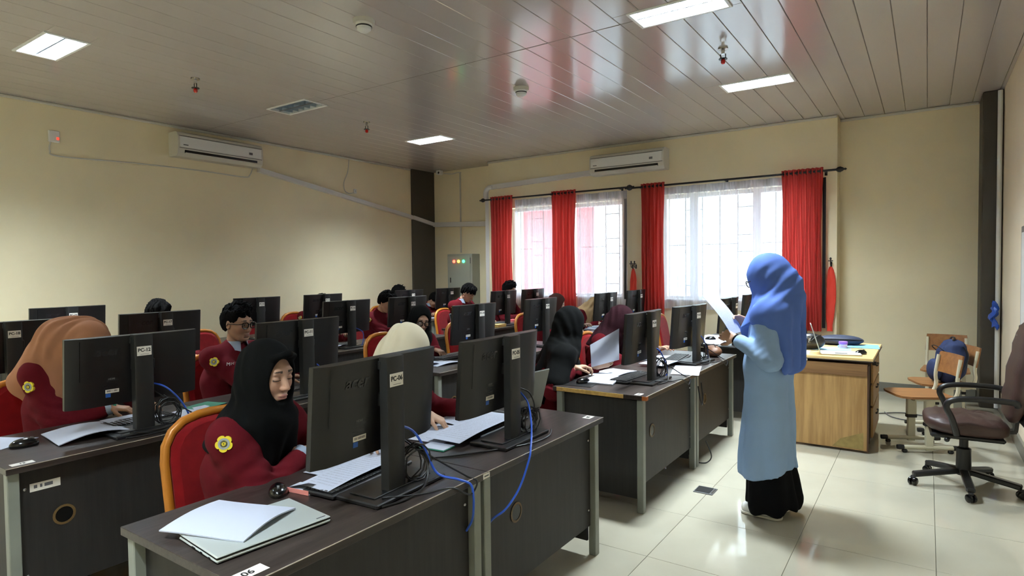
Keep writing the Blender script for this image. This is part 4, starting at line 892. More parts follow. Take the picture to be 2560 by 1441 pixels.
MB().tube(spline([(-.05, -.03, .36), (-.07, -.03, .40), (-.07, .03, .40), (-.05, .03, .36)]), .008, 8).build('top_handle', M_black, t)
for s in (-1, 1): MB().sheet(10, 2, lambda u, v: (-.11-.05*sin(u*pi)+(.12*u if s > 0 else 0), s*(.08+.10*sin(u*pi))+(v-.5)*.04, .33-.40*u+.08*sin(u*pi)), thick=.006).build('strap', M_black, t)
MB().tube(spline([(-.02, -.12, .24), (.06, -.09, .31), (.07, 0, .33), (.06, .09, .31), (-.02, .12, .24)]), .004, 6).build('zip', M_iron, t)

t = thing('office_chair', 'brown leather office chair with black armrests at the right edge', 'chair', (.215, 5.12, 0), radians(183))   # faces -x in the room
def cush(w, l, h, ribs):
    def f(u, v):
        return ((u-.5)*w, (v-.5)*l, 0)
    return f
me = MB().sph((0, 0, 0), 1, 32, 16); me.v = [(.235*math.copysign(abs(x)**.62, x), .25*math.copysign(abs(y)**.55, y), 0.45+.062*math.copysign(abs(z)**.7, z)+(.008*cos(x*26) if z > .2 and abs(x) < .6 else 0)+.012*x) for x, y, z in me.v]; me.build('seat', M_leather, t, 70)
M = Matrix.Translation((-.235, 0, .46)) @ Matrix.Rotation(radians(-9), 4, 'Y')
me = MB().sph((0, 0, 0), 1, 28, 20); me.v = [tuple(M @ Vector((.05*math.copysign(abs(x)**.7, x)+(.007*cos(z*24) if x > .2 else 0), .24*math.copysign(abs(y)**.55, y), .36+.33*math.copysign(abs(z)**.6, z)))) for x, y, z in me.v]; me.build('backrest', M_leather, t, 70)
MB().box((-.055, 0, .33), (.03, .42, .60), .012, M).build('back_shell', M_black, t); MB().box((.0, 0, .385), (.40, .40, .03), .01).build('seat_pan', M_black, t)
MB().bar((-.12, 0, .40), (-.275, 0, .42), .08, .02).bar((-.27, 0, .42), (-.30, 0, .7), .08, .02, upv=(1, 0, 0)).build('back_bracket', M_black, t)
for s in (-1, 1): MB().tube(spline([(.06, s*.245, .41), (.09, s*.27, .52), (.12, s*.275, .60), (.08, s*.275, .645), (-.05, s*.275, .66), (-.22, s*.27, .655), (-.245, s*.25, .63)], 6), .019, 10).build('armrest', M_black, t)
MB().lathe([(.0, .09), (.045, .09), (.042, .27), (.026, .28), (.026, .40), (.07, .405), (0, .405)], 16).build('gas_column', M_black, t)
MB().bar((.03, .05, .385), (.1, .20, .37), .012).sph((.11, .21, .365), .016, 10, 8).build('lever', M_black, t)
for k in range(5):
    a = 2*pi*k/5+.35; e = Vector((.31*cos(a), .31*sin(a), .075))
    MB().bar((.03*cos(a), .03*sin(a), .115), e, .05, .035, bev=.008).build('base_spoke', M_black, t)
    for s in (-1, 1):
        M = Matrix.Translation((e.x-.014*s*sin(a+.6), e.y+.014*s*cos(a+.6), .027)) @ Matrix.Rotation(a+.6, 4, 'Z') @ Matrix.Rotation(radians(90), 4, 'X')
        MB().lathe([(0, -.01), (.022, -.01), (.027, -.006), (.027, .006), (.022, .01), (0, .01)], 14, M).build('caster', M_blackg, t)
    MB().box((e.x, e.y, .055), (.03, .03, .02), .006).build('caster_fork', M_black, t)

t = thing('floor_box', 'metal floor socket plate in the tiles of the aisle', 'floor socket', (-1.235, 4.115, 0), radians(0))
MB().box((0, 0, .003), (.13, .13, .006), .002).build('plate', M_grey, t); MB().box((-.008, 0, .0065), (.10, .11, .002), .0006).build('lid', M_dark, t); MB().box((.055, 0, .0068), (.012, .10, .002)).build('hinge_strip', M_chrome, t, 0)
for (x, y, lb) in ((-1.62, 4.95, 'crumpled scrap of white paper under the aisle desk, by the light gap'), (-1.68, 4.0, 'crumpled scrap of white paper in the shadow under the chipboard-edged desk')):
    me = MB().sph((0, 0, .012), (.028, .02, .013), 10, 7); q = random.Random(int(x*100)); me.v = [(a*q.uniform(.7, 1.3), b*q.uniform(.7, 1.3), max(.001, c*q.uniform(.6, 1.3))) for a, b, c in me.v]
    tag(me.build('paper_scrap', M_paper, None, 0, (x, y, 0)), lb, 'paper')
tag(MB().tube(spline([(-.4, 7.2, .008), (-.2, 7.35, .008), (.0, 7.3, .008), (.15, 7.2, .008), (.1, 7.05, .008), (-.1, 7.0, .008), (-.28, 7.1, .008), (-.35, 7.3, .008)]), .006, 6).build('cable', M_grey), 'grey cable looped on the floor behind the wooden chairs', 'cable')
# ------------------------------------------------------------ people: bodies grown as one smooth surface from a distance field
class Field:
    def __init__(s, h): s.h = h; s.p = []
    def rc(s, a, b, ra, rb=None, k=.02, op='u'):
        a = np.array(a, float); b = np.array(b, float); rb = ra if rb is None else rb; ab = b-a; L2 = max(ab @ ab, 1e-12)
        def f(P):
            t = np.clip(((P-a) @ ab)/L2, 0, 1); return np.linalg.norm(P-a-t[..., None]*ab, axis=-1)-(ra+t*(rb-ra))
        R = max(ra, rb); s.p.append((f, np.minimum(a, b)-R, np.maximum(a, b)+R, op, k)); return s
    def ell(s, c, r, M=None, k=.02, op='u'):
        c = np.array(c, float); r = np.array(r, float); M = np.eye(3) if M is None else np.array(M, float)
        def f(P):
            q = (P-c) @ M; k0 = np.linalg.norm(q/r, axis=-1); k1 = np.linalg.norm(q/(r*r), axis=-1); return k0*(k0-1)/np.maximum(k1, 1e-9)
        R = np.abs(M) @ r; s.p.append((f, c-R, c+R, op, k)); return s
    def cut(s, fn, k=.008): s.p.append((fn, None, None, 'i', k)); return s       # keep where fn<0
    def grow(s, disp=None, post=None):
        h = s.h; U = [q for q in s.p if q[3] == 'u']
        lo = np.min([q[1] for q in U], 0)-.03-2*h; hi = np.max([q[2] for q in U], 0)+.03+2*h
        n = np.ceil((hi-lo)/h).astype(int)+1; ax = [lo[i]+h*np.arange(n[i]) for i in range(3)]
        d = np.full(n, .2)
        for f, a, b, op, k in s.p:
            if a is None: i0 = np.zeros(3, int); i1 = n
            else:
                m = k+3*h; i0 = np.clip(np.floor((a-m-lo)/h).astype(int), 0, n); i1 = np.clip(np.ceil((b+m-lo)/h).astype(int)+1, 0, n)
            if (i1 <= i0).any(): continue
            sl = tuple(slice(i0[i], i1[i]) for i in range(3))
            P = np.stack(np.meshgrid(*[ax[i][sl[i]] for i in range(3)], indexing='ij'), -1)
            e = f(P); c = d[sl]
            if op == 'u':
                g = np.maximum(k-np.abs(c-e), 0)/k; d[sl] = np.minimum(c, e)-g*g*k*.25
            else:
                e = -e if op == 's' else e
                g = np.maximum(k-np.abs(c-e), 0)/k; d[sl] = np.maximum(c, e)+g*g*k*.25
        if disp is not None:
            ii = np.argwhere(np.abs(d) < .035); P = lo+ii*h; d[tuple(ii.T)] += disp(P)
        if post is not None:
            ii = np.argwhere(d < .035); P = lo+ii*h; d[tuple(ii.T)] = np.maximum(d[tuple(ii.T)], post(P))
        return nets(d, lo, h)
def nets(d, lo, h):
    sg = d < 0; n = np.array(d.shape)-1
    cs = np.zeros(n, np.int8); cor = [(i, j, k) for i in (0, 1) for j in (0, 1) for k in (0, 1)]
    def sub(A, o): return A[o[0]:o[0]+n[0], o[1]:o[1]+n[1], o[2]:o[2]+n[2]]
    for o in cor: cs += sub(sg, o)
    mix = np.argwhere((cs > 0) & (cs < 8))
    acc = np.zeros((len(mix), 3)); cnt = np.zeros(len(mix))
    for o in cor:
        for a in range(3):
            if o[a]: continue
            q = list(o); q[a] = 1
            va = d[tuple((mix+o).T)]; vb = d[tuple((mix+q).T)]; x = (va < 0) != (vb < 0); t = np.where(x, va/np.where(x, va-vb, 1), 0)
            pos = np.array(o, float)[None]+np.zeros((len(mix), 1)); pos[:, a] += t; acc += pos*x[:, None]; cnt += x
    V = lo+h*(mix+acc/cnt[:, None]); vid = np.full(n, -1); vid[tuple(mix.T)] = np.arange(len(mix)); F = []
    for a in range(3):
        b, c = [(1, 2), (2, 0), (0, 1)][a]; s0 = [slice(None)]*3; s1 = [slice(None)]*3; s0[a] = slice(0, -1); s1[a] = slice(1, None)
        A, B = sg[tuple(s0)], sg[tuple(s1)]; e = np.argwhere(A != B)
        e = e[(e[:, b] > 0) & (e[:, c] > 0) & (e[:, b] < n[b]) & (e[:, c] < n[c])]
        flip = ~A[tuple(e.T)]; eb = np.zeros(3, int); eb[b] = 1; ec = np.zeros(3, int); ec[c] = 1
        q = np.stack([vid[tuple((e-eb-ec).T)], vid[tuple((e-ec).T)], vid[tuple(e.T)], vid[tuple((e-eb).T)]], 1)
        q[flip] = q[flip][:, ::-1]; F.append(q)
    F = np.concatenate(F); return V, F[(F >= 0).all(1)]
def skin_mesh(name, parts, m, parent, cols=None):
    V = []; F = []; o = 0
    for v, f in parts: V.append(v); F.append(f+o); o += len(v)
    V = np.concatenate(V); F = np.concatenate(F); me = bpy.data.meshes.new(name)
    me.vertices.add(len(V)); me.vertices.foreach_set('co', V.astype(np.float32).ravel()); me.loops.add(F.size); me.loops.foreach_set('vertex_index', F.astype(np.int32).ravel())
    me.polygons.add(len(F)); me.polygons.foreach_set('loop_start', np.arange(0, F.size, 4, dtype=np.int32)); me.polygons.foreach_set('use_smooth', np.ones(len(F), bool))
    me.update(calc_edges=True); me.validate(); me.materials.append(m)
    if cols is not None:
        ca = me.color_attributes.new('Col', 'FLOAT_COLOR', 'POINT'); c = np.ones((len(V), 4), np.float32); c[:, :3] = cols; ca.data.foreach_set('color', c.ravel())
    ob = bpy.data.objects.new(name, me); COL.objects.link(ob)
    if parent: ob.parent = parent
    return ob
def A3(M): return np.array(M.to_3x3()) if hasattr(M, 'to_3x3') else np.array(M)
def wob(P, s, seed, n=5):
    q = np.random.RandomState(seed); o = np.zeros(len(P))
    for i in range(n):
        k = q.normal(size=3)*s; o += np.sin(P @ k+q.uniform(0, 6.28)+1.3*np.sin(P @ (q.normal(size=3)*s*.6)+q.uniform(0, 6)))
    return o/n
def head_field(S, H, R, male, ears):
    def L(p): return H+R @ np.array(p, float)
    def e(c, r, k=.02, op='u'): S.ell(L(c), r, R, k, op)
    def r_(a, b, ra, rb=None, k=.015, op='u'): S.rc(L(a), L(b), ra, rb, k, op)
    w = 1.03 if male else 1.0
    e((-.012, 0, .035), (.098, .077*w, .092)); e((.020, 0, -.028), (.071, .062*w, .084), .03); e((.058, 0, -.094), (.026, .028*w, .022), .03)
    for s in (-1, 1):
        e((.050, s*.037, -.024), (.028, .024, .026), .025); r_((.0, s*.055, -.055), (.045, s*.028, -.092), .017, .015, .03)
        if ears: e((-.006, s*.079, -.004), (.017, .009, .030), .008); e((.0, s*.086, -.002), (.009, .006, .018), .006, 's')
    r_((.078, -.034, .026), (.078, .034, .026), .012, None, .02)
    for s in (-1, 1): e((.099, s*.031, .003), (.017, .019, .013), .012, 's'); e((.076, s*.031, .001), (.015, .017, .0115), .005)
    r_((.084, 0, .014), (.106, 0, -.034), .008, .0115, .012); 
    for s in (-1, 1): e((.098, s*.0125, -.037), (.0105, .0085, .008), .006); e((.105, s*.0075, -.047), (.005, .0035, .004), .003, 's')
    e((.086, 0, -.0660), (.0115, .022, .0055), .008); e((.0845, 0, -.0770), (.0115, .018, .0062), .008); e((.0985, 0, -.0715), (.008, .020, .0012), .0025, 's')
    e((.083, 0, -.0885), (.01, .02, .005), .008, 's')
    return L
def face_paint(V, H, R, base, male, eyes, lip):
    q = (V-H) @ R; x, y, z = q.T; ay = np.abs(y); C = np.tile(np.array(base), (len(V), 1)).astype(float)
    def mixin(w, c): C[:] = C*(1-w[:, None])+np.array(c)*w[:, None]
    def sm(v, a, b): t = np.clip((v-a)/(b-a), 0, 1); return t*t*(3-2*t)
    fr = x > .045; b = np.array(base)
    mixin(.35*np.exp(-((ay-.04)**2+(z+.035)**2)/.0006)*fr, b*np.array([1.12, .82, .76])); mixin(.3*np.exp(-(y**2+(z+.036)**2)/.0002)*fr, b*np.array([1.08, .86, .8]))
    yy = y/.0225; up_ = -.0655+.004*(1-np.abs(np.clip(yy, -1, 1)*2-.0)**.5*.5); li = (yy**2+((z+.0718)/.0108)**2 < 1) & (x > .075)
    mixin(li*.7, lip); mixin(((np.abs(z+.0712+.0015*np.cos(yy*3)) < .0012) & (ay < .022) & fr)*.8, b*.25)
    br = .030-.10*np.maximum(0, ay-.038)+.06*np.maximum(0, .03-ay)*-1; th = .0046 if male else .0040
    mixin(((np.abs(z-br) < th*(1-.75*sm(ay, .028, .049))) & (ay > .013) & (ay < .048) & (x > .05))*(.95 if male else .93), (.018, .014, .012))
    ez = .0005-.9*(ay-.031)**2*5
    if eyes == 'open':
        inn = (((ay-.031)/.0145)**2+((z-.001)/.0058)**2 < 1) & (x > .06); mixin(inn*.9, (.62, .58, .55)); iris = ((ay-.031)**2+(z-.001)**2 < .0052**2) & inn; mixin(iris*.97, (.02, .014, .012))
        mixin(((np.abs(z-.0065+5*(ay-.031)**2) < .0018) & (ay > .015) & (ay < .047) & (x > .05))*.9, (.02, .015, .015))
    else:
        mixin(((np.abs(z+.0045-6*(ay-.031)**2) < .0024) & (ay > .0155) & (ay < .0475) & (x > .05))*.92, (.02, .015, .014)); mixin(((np.abs(z-.006+4*(ay-.031)**2) < .0012) & (ay > .016) & (ay < .046) & (x > .05))*.45, b*.4)
    mixin((((ay-.0075)/.004)**2+((z+.0465)/.003)**2 < 1)*fr*.8, b*.2)
    return C
def hand_field(S, W, fd, pn, thumb, curl=(.35, .5, .4), spread=.0, sc_=1.0):
    W = np.array(W, float); fd = np.array(fd, float); fd /= np.linalg.norm(fd); pn = np.array(pn, float); pn -= fd*(pn @ fd); pn /= np.linalg.norm(pn); lat = np.cross(pn, fd)*thumb
    c = sc_; S.rc(W-fd*.03, W+fd*.01, .021*c, .022*c, .01)
    offs = (.0275, .009, -.0095, -.027); lens = (.040, .045, .041, .032); rad = (.0085, .0088, .0084, .0074); kb = (.083, .087, .083, .075)
    for i in range(4):
        K = W+fd*kb[i]*c+lat*offs[i]*c; S.rc(W+fd*.012*c+lat*offs[i]*.55*c, K, .0135*c, .0108*c, .012)
        p = K; d = fd+lat*spread*(offs[i]/.03); d /= np.linalg.norm(d); r = rad[i]*c
        for j, (l, a) in enumerate(zip((lens[i], lens[i]*.62, lens[i]*.5), curl)):
            ang = a*(1+.08*(i-1)); d = d*np.cos(ang)+pn*np.sin(ang); d /= np.linalg.norm(d); n_ = p+d*l*c; S.rc(p, n_, r*(1-.08*j), r*(.93-.1*j), .004); p = n_; pn = pn-d*(pn @ d); pn /= np.linalg.norm(pn)
        pn = np.cross(fd, lat)*thumb if False else np.cross(lat*thumb, fd)*-1; pn = pn if pn @ np.cross(lat*thumb, fd) <= 0 else pn
    pn = -np.cross(lat*thumb, fd)
    T0 = W+fd*.02*c+lat*.020*c; d = fd*.62+lat*.72+pn*.35; d /= np.linalg.norm(d); T1 = T0+d*.040*c; d2 = fd*.86+lat*.25+pn*.42; d2 /= np.linalg.norm(d2); T2 = T1+d2*.030*c; T3 = T2+(d2+pn*.25)*.024*c
    S.rc(T0, T1, .0135*c, .0105*c, .012); S.rc(T1, T2, .0102*c, .0092*c, .004); S.rc(T2, T3, .0092*c, .0075*c, .004)
def ik(S, W, l1, l2, pole):
    S, W, pole = map(lambda a: np.array(a, float), (S, W, pole)); d = W-S; D = np.linalg.norm(d); D2 = min(D, (l1+l2)*.995); u = d/D
    if D > D2: W = S+u*D2
    a = (l1*l1-l2*l2+D2*D2)/(2*D2); hgt = sqrt(max(0, l1*l1-a*a)); p = pole-u*(pole @ u); p /= np.linalg.norm(p); return S+u*a+p*hgt, W
def badge(parent, pos, nrm, upv, r=.036, pent=False):
    n_ = Vector(nrm).normalized(); x_ = Vector(upv).cross(n_).normalized(); u_ = n_.cross(x_); M = Matrix(((x_.x, u_.x, n_.x, pos[0]), (x_.y, u_.y, n_.y, pos[1]), (x_.z, u_.z, n_.z, pos[2]), (0, 0, 0, 1)))
    fl_ = [(r*(.84+.27*abs(cos(2.5*a))**.55)*cos(a+pi/2), r*(.84+.27*abs(cos(2.5*a))**.55)*sin(a+pi/2)) for a in [2*pi*k/50 for k in range(50)]]
    if pent: fl_ = [(r*cos(2*pi*k/5+pi/2), r*sin(2*pi*k/5+pi/2)) for k in range(5)]
    b = MB().prism(fl_, -.012, .0016, M).build('badge', M_yellow, parent, 0)
    MB().lathe([(.48*r, .0016), (.74*r, .0016), (.74*r, .0026), (.48*r, .0026), (.48*r, .0016)], 24, M).build('badge_ring', M_badgeg, b, 0)
    MB().lathe([(0, .0016), (.42*r, .0016), (.42*r, .003), (0, .003)], 6, M).build('badge_centre', M_badged, b, 0)
    MB().lathe([(.14*r, .003), (.26*r, .003), (.26*r, .0042), (.14*r, .0042), (.14*r, .003)], 12, M).box((.22*r, 0, .0036), (.2*r, .1*r, .001), 0, M).build('badge_mark', M_yellow, b, 0)
HIJ = {'black': M_hblack, 'peach': M_hpeach, 'cream': M_hcream, 'brown': M_hbrown, 'maroon': M_hmar, 'beige': M_hbeige}
def rot(y, p, r=0): return np.array((Matrix.Rotation(radians(y), 3, 'Z') @ Matrix.Rotation(radians(p), 3, 'Y') @ Matrix.Rotation(radians(r), 3, 'X')))
def student(label, root, yaw, H, hrot, wr, wl, hijab=None, hair=None, fine=.004, eyes='down', glasses=False, cuffs=False, tone=(.42, .235, .15), hdr=None, hdl=None, curl=(.35, .5, .4), pent=False, cape=.27, visor=False, back=0, text=None, lip=None, collar=True, bracelet=False, seed=1, sleeve=.92, elbow_r=None, sh=0, wide=0, bpos=.06, drape=()):
    t = thing('person', label, 'person', (root[0], root[1], 0), radians(yaw), 'students in maroon uniforms')
    Rz = rot(-yaw, 0)
    def loc(p): return Rz @ (np.array(p, float)-np.array([root[0], root[1], 0]))
    H = loc(H); wr = loc(wr); wl = loc(wl); R = rot(*hrot); male = hijab is None; X = np.array
    P = X([0, 0, .53]); N = H+R @ X([-.032, 0, -.165]); Mid = P+(N-P)*.5+X([-.045, 0, .0]); Ud = (N-Mid)/np.linalg.norm(N-Mid)
    by = rot(hrot[0]*.25, 0); lat = by @ X([0, 1, 0]); w = .188 if male else .162
    SR = N-lat*w-Ud*(.055-sh); SL = N+lat*w-Ud*(.055-sh)
    ER, wr = ik(SR, wr, .285, .25, elbow_r or (-.25, -.7, -.75)); EL, wl = ik(SL, wl, .285, .25, (-.25, .7, -.75))
    vb = .013; v = .012 if fine < .005 else .015
    B = Field(vb)
    for s in (-1, 1):
        B.rc(P+lat*.06*s, Mid+lat*.06*s, .085, .085, .04); B.rc(Mid+lat*.06*s, N+lat*.05*s-Ud*.09, .085, .08, .04)
        hp = X([0, s*.09, .53]); kn = X([.42, s*.12, .49]); an = X([.40, s*.12, .09]); B.rc(hp, kn, .08, .055, .03); B.rc(kn, an, .055, .038, .02); B.rc(an, an+X([.13, 0, -.045]), .034, .03, .02)
    for a, b, c in ((SR, ER, wr), (SL, EL, wl)): B.rc(N-Ud*.05, a, .05, .05, .03); B.rc(a, b, .047, .038, .02); B.rc(b, c, .037, .024, .02)
    B.rc(N-Ud*.03, N+(H-N)*.35, .055, .05, .02)
    parts = [B.grow()]
    Hd = Field(fine); head_field(Hd, H, R, male, male); Hd.rc(H+R @ X([-.025, 0, -.07]), N, .049, .055, .02); hv = Hd.grow(); parts.append(hv)
    for W_, E_, hd, th in ((wr, ER, hdr, 1), (wl, EL, hdl, -1)):
        f_ = (W_-E_)/np.linalg.norm(W_-E_) if hd is None else Rz @ X(hd[0]); pn_ = X([.1, 0, -1]) if hd is None else Rz @ X(hd[1])
        G = Field(max(.0036, fine)); hand_field(G, W_, f_, pn_, -th if False else th, curl, .08, .96); parts.append(G.grow())
    base = np.array(tone); allv = np.concatenate([p[0] for p in parts]); cols = np.tile(base, (len(allv), 1)); n0 = len(parts[0][0])
    cols[n0:n0+len(hv[0])] = face_paint(hv[0], H, R, base, male, eyes, lip if lip is not None else ((.36, .12, .11) if not male else (.34, .15, .12)))
    skin_mesh('body', parts, M_skin, t, cols)
    # uniform shirt
    T = Field(v if fine > .004 else .010)
    for s in (-1, 1): T.rc(P+lat*.075*s-X([0, 0, .04]), Mid+lat*.072*s, .128, .118, .05); T.rc(Mid+lat*.072*s, N+lat*.07*s-Ud*.10, .118, .102, .05)
    for a, b, c in ((SR, ER, wr), (SL, EL, wl)):
        T.rc(N-Ud*(.03-sh*.5), a, .060, .058, .07); T.rc(a, b, .062, .070, .07); T.rc(b, b+(c-b)*sleeve, .068, .045, .03)
    T.rc(N-Ud*.04, N+Ud*.01, .074, .064, .03)
    T.ell(N+(H-N)*.42+X([.01, 0, 0]), (.062, .058, .05), None, .01, 's')
    def wr_fn(Pn):
        q = np.zeros(len(Pn))
        for S_, b, w_ in ((SR, ER, wr), (SL, EL, wl)):
            u1 = (b-S_)/np.linalg.norm(b-S_); u2 = (w_-b)/np.linalg.norm(w_-b); r2_ = ((Pn-b)**2).sum(1); e = np.exp(-r2_/.016)
            q += (.010 if fine < .004 else .0075)*e*np.sin((Pn-b) @ (u2-u1)*85+2.5*wob(Pn, 14, seed+9, 4)); e2 = np.exp(-((Pn-S_-u1*.12)**2).sum(1)/.012); q += .004*e2*np.sin((Pn @ (u1+.5*lat))*75+2.5*wob(Pn, 12, seed+4, 4))
        return .0035*wob(Pn, 26, seed)+q
    shirt = skin_mesh('shirt', [T.grow(wr_fn)], M_maroon, t); from mathutils.bvhtree import BVHTree; bv = BVHTree.FromPolygons([v_.co for v_ in shirt.data.vertices], [tuple(p_.vertices) for p_ in shirt.data.polygons])
    for (E_, W_, sd) in ((ER, wr, 'r'), (EL, wl, 'l')):
        if cuffs:
            u = (W_-E_)/np.linalg.norm(W_-E_); MB().tube([W_-u*.085, W_-u*.06, W_-u*.02, W_+u*.004, W_+u*.002], [.037, .0365, .035, .034, .028], 16).build('cuff', M_whitecl, t)
        if bracelet and sd == 'r':
            u = (W_-E_)/np.linalg.norm(W_-E_); MB().tube([W_+u*.012, W_+u*.026], .027, 14).build('bracelet', M_greencover, t)
    Lg = Field(.016)
    for s in (-1, 1):
        hp = X([-.02, s*.09, .535]); kn = X([.42, s*.12, .49]); an = X([.40, s*.12, .10]); Lg.rc(hp, kn, .097, .072, .04); Lg.rc(kn, an, .075, .056, .03)
    skin_mesh('trousers' if male else 'long_skirt', [Lg.grow(lambda q: .003*wob(q, 30, seed+3))], M_trous, t)
    for s in (-1, 1):
        MB().sph((.44, s*.12, .045), (.125, .048, .055), 14, 8).build('shoe', M_black, t).data.transform(Matrix.Translation((0, 0, 0)))
    # badge on the right upper arm
    ud = (ER-SR)/np.linalg.norm(ER-SR); out = -lat*.85+X([.35, 0, .25]); out = out-ud*(out @ ud); out /= np.linalg.norm(out)
    if bpos is not None: hit = bv.ray_cast(Vector(SR+ud*bpos+out*.3), Vector(-out)); badge(t, (hit[0] if hit[0] else Vector(SR+ud*bpos+out*.07))+Vector(out)*.001, out, -ud, .028, pent)
    if hijab:
        K = Field(fine*1.5 if fine < .005 else .008)
        def L(p): return H+R @ X(p)
        K.ell(L((-.014, 0, .026)), (.119, .098, .121), R, .02); K.ell(L((.012, 0, -.03)), (.088, .081, .104), R, .03)
        K.rc(L((-.03, 0, -.03)), L((-.055, 0, -.10)), .098, .085, .04)
        K.rc(L((.012, 0, -.085)), N+X([.03, 0, .0]), .072, .085, .05); K.rc(L((-.03, 0, -.06)), N+X([-.02, 0, -.03]), .088, .098, .05)
        K.rc(N-lat*(.095+wide)-Ud*.045+Ud*sh, N+lat*(.095+wide)-Ud*.045+Ud*sh, .083, .083, .05)
        fwd = by @ X([1, 0, 0])
        for s in (-1, 1):
            K.rc(N+lat*s*.04+fwd*.035-Ud*.02, N+lat*s*.085+fwd*.080-Ud*cape, .088, .094, .05); K.rc(N+lat*s*.05-fwd*.03-Ud*.04, N+lat*s*(.075+wide*.5)-fwd*.055-Ud*(.15+back), .097, .098, .05)
        if bpos is None: K.rc(SR, SR+(ER-SR)*.85, .086, .092, .06); K.rc(SL, SL+(EL-SL)*.5, .08, .085, .06)
        for p_, q_, r1, r2 in drape: K.rc(loc(p_), loc(q_), r1, r2, .06)
        if visor: K.rc(L((.086, -.050, .086)), L((.106, 0, .100)), .010, .011, .025); K.rc(L((.106, 0, .100)), L((.086, .050, .086)), .011, .010, .025); 
        def hem(q):
            l_ = (q-N) @ lat; f_ = np.clip(((q-N) @ fwd)/.06+.3, 0, 1); side = .085+wide*2-sh; cf = side+(cape-side)*np.exp(-(l_/.14)**4); bk = .13+back-.25*np.abs(l_)*(wide == 0)
            return ((N-q) @ Ud)-(f_*cf+(1-f_)*bk)
        K.cut(hem, .01)
        K.ell(L((.112, 0, -.006)), (.080, .066, .092), R, .012, 's')
        def fold(q):
            lc = q-N; dn = np.clip((lc @ Ud*-1+.10)/.25, 0, 1); th = np.arctan2(lc @ lat, lc @ fwd)
            ql = (q-H) @ R; hm = np.clip((.03-ql[:, 0])/.06, 0, 1)*np.clip((.135-ql[:, 2])/.05, 0, 1)*np.clip((ql[:, 2]+.16)/.06, 0, 1)
            return (.0055 if wide == 0 else .003)*hm*np.sin(ql @ X([95, 12, 40])+2.2*wob(ql, 12, seed+7))+(.009 if wide == 0 else .005)*dn*np.sin(th*9+3*wob(q, 9, seed))+.003*wob(q, 28, seed+2)*(.3+dn)+.0035*np.sin((q @ X([0, 0, 1]))*60+8*wob(q, 8, seed+5))*np.exp(-((lc @ Ud-.06)/.05)**2)
        skin_mesh('hijab', [K.grow(fold)], HIJ[hijab], t)
    else:
        K = Field(fine if fine < .005 else .006)
        def L(p): return H+R @ X(p)
        z0, sl, top = {'neat': (-.004, .74, .0), 'mop': (-.004, .50, .008), 'spiky': (-.01, .74, .0)}[hair]
        K.ell(L((-.014, 0, .049)), (.106, .085, .096+top), R, .02); K.ell(L((-.045, 0, .012)), (.078, .080, .085), R, .03)
        if hair == 'mop': K.rc(L((.05, -.04, .10)), L((.088, .02, .060)), .030, .018, .03); K.rc(L((.05, .04, .10)), L((.085, -.03, .055)), .030, .015, .03)
        if hair == 'neat': K.rc(L((.045, -.045, .106)), L((.050, .045, .112)), .024, .025, .04)
        K.cut(lambda q: (lambda m: (z0+sl*np.maximum(m[:, 0] if m.ndim == 2 else m[..., 0], -.06)-(m[..., 2]))*.8)((q-H) @ R), .01)
        K.ell(L((.03, -.09, -.02)), (.032, .03, .045), R, .01, 's'); K.ell(L((.03, .09, -.02)), (.032, .03, .045), R, .01, 's')
        def hair_fn(q):
            m = (q-H) @ R; th = np.arctan2(m[:, 1], m[:, 0]+.03); r_ = np.hypot(m[:, 1], m[:, 0]+.03)
            a = th*(13 if hair == 'mop' else 9)+r_*30 if hair == 'mop' else m[:, 1]*120+m[:, 2]*25
            return .0055*np.sin(a+2.6*wob(m, 16, seed+2))+.004*wob(m, 60, seed, 6)+.003*wob(q, 180, seed+1)
        hv2 = K.grow(hair_fn)
        hr = skin_mesh('hair', [hv2], M_hair, t)
        q = random.Random(seed); mb = MB(); Rm = Matrix(R.tolist())
        for k in range(150 if fine < .005 else 60):
            a = q.uniform(0, 2*pi); b = q.uniform(.15, 1.3); dv = Vector((cos(a)*cos(b), sin(a)*cos(b), sin(b)))
            p0 = Vector((-.016+dv.x*.104, dv.y*.086, .047+dv.z*(.094+top)))
            if p0.z < z0+sl*max(p0.x, -.06)+.012: continue
            g = {'neat': Vector((.55, .25, .75)), 'mop': Vector((.8, .25, -.45)), 'spiky': dv*1.2+Vector((0, 0, .5))}[hair]+Vector((q.uniform(-.4, .4), q.uniform(-.4, .4), q.uniform(-.2, .4)))
            g = (g-dv*g.dot(dv)*(.35 if hair == 'neat' else .75)).normalized(); l = q.uniform(.03, .06)
            pts = [p0, p0+g*l*.5+dv*.004, p0+g*l-Vector((0, 0, .012 if hair != 'spiky' else 0))]
            mb.tube([Vector(H)+Rm @ p for p in pts], [.0075, .006, .001], 6)
        mb.build('hair_locks', M_hair, hr, 60)
        if collar:
            mb = MB()
            Cc = N+Ud*.012+X([.012, 0, 0]); Fm = by
            def col(u, v_):
                a = -2.72+5.44*u; fr = abs(a)/2.72; d = by @ X([-cos(a), sin(a), 0]) if False else by @ X([cos(pi-a), sin(pi-a), 0])
                rr = .066+.016*v_+.02*v_*fr**6; z = .034-.052*v_-.02*fr**5*v_; return tuple(Cc+d*rr*X([1.05, 1, 1])+Ud*z*1.0+(by @ X([.0, 0, 0])))
            mb.sheet(28, 4, col, thick=.003).build('collar', M_whitecl, t, 60)
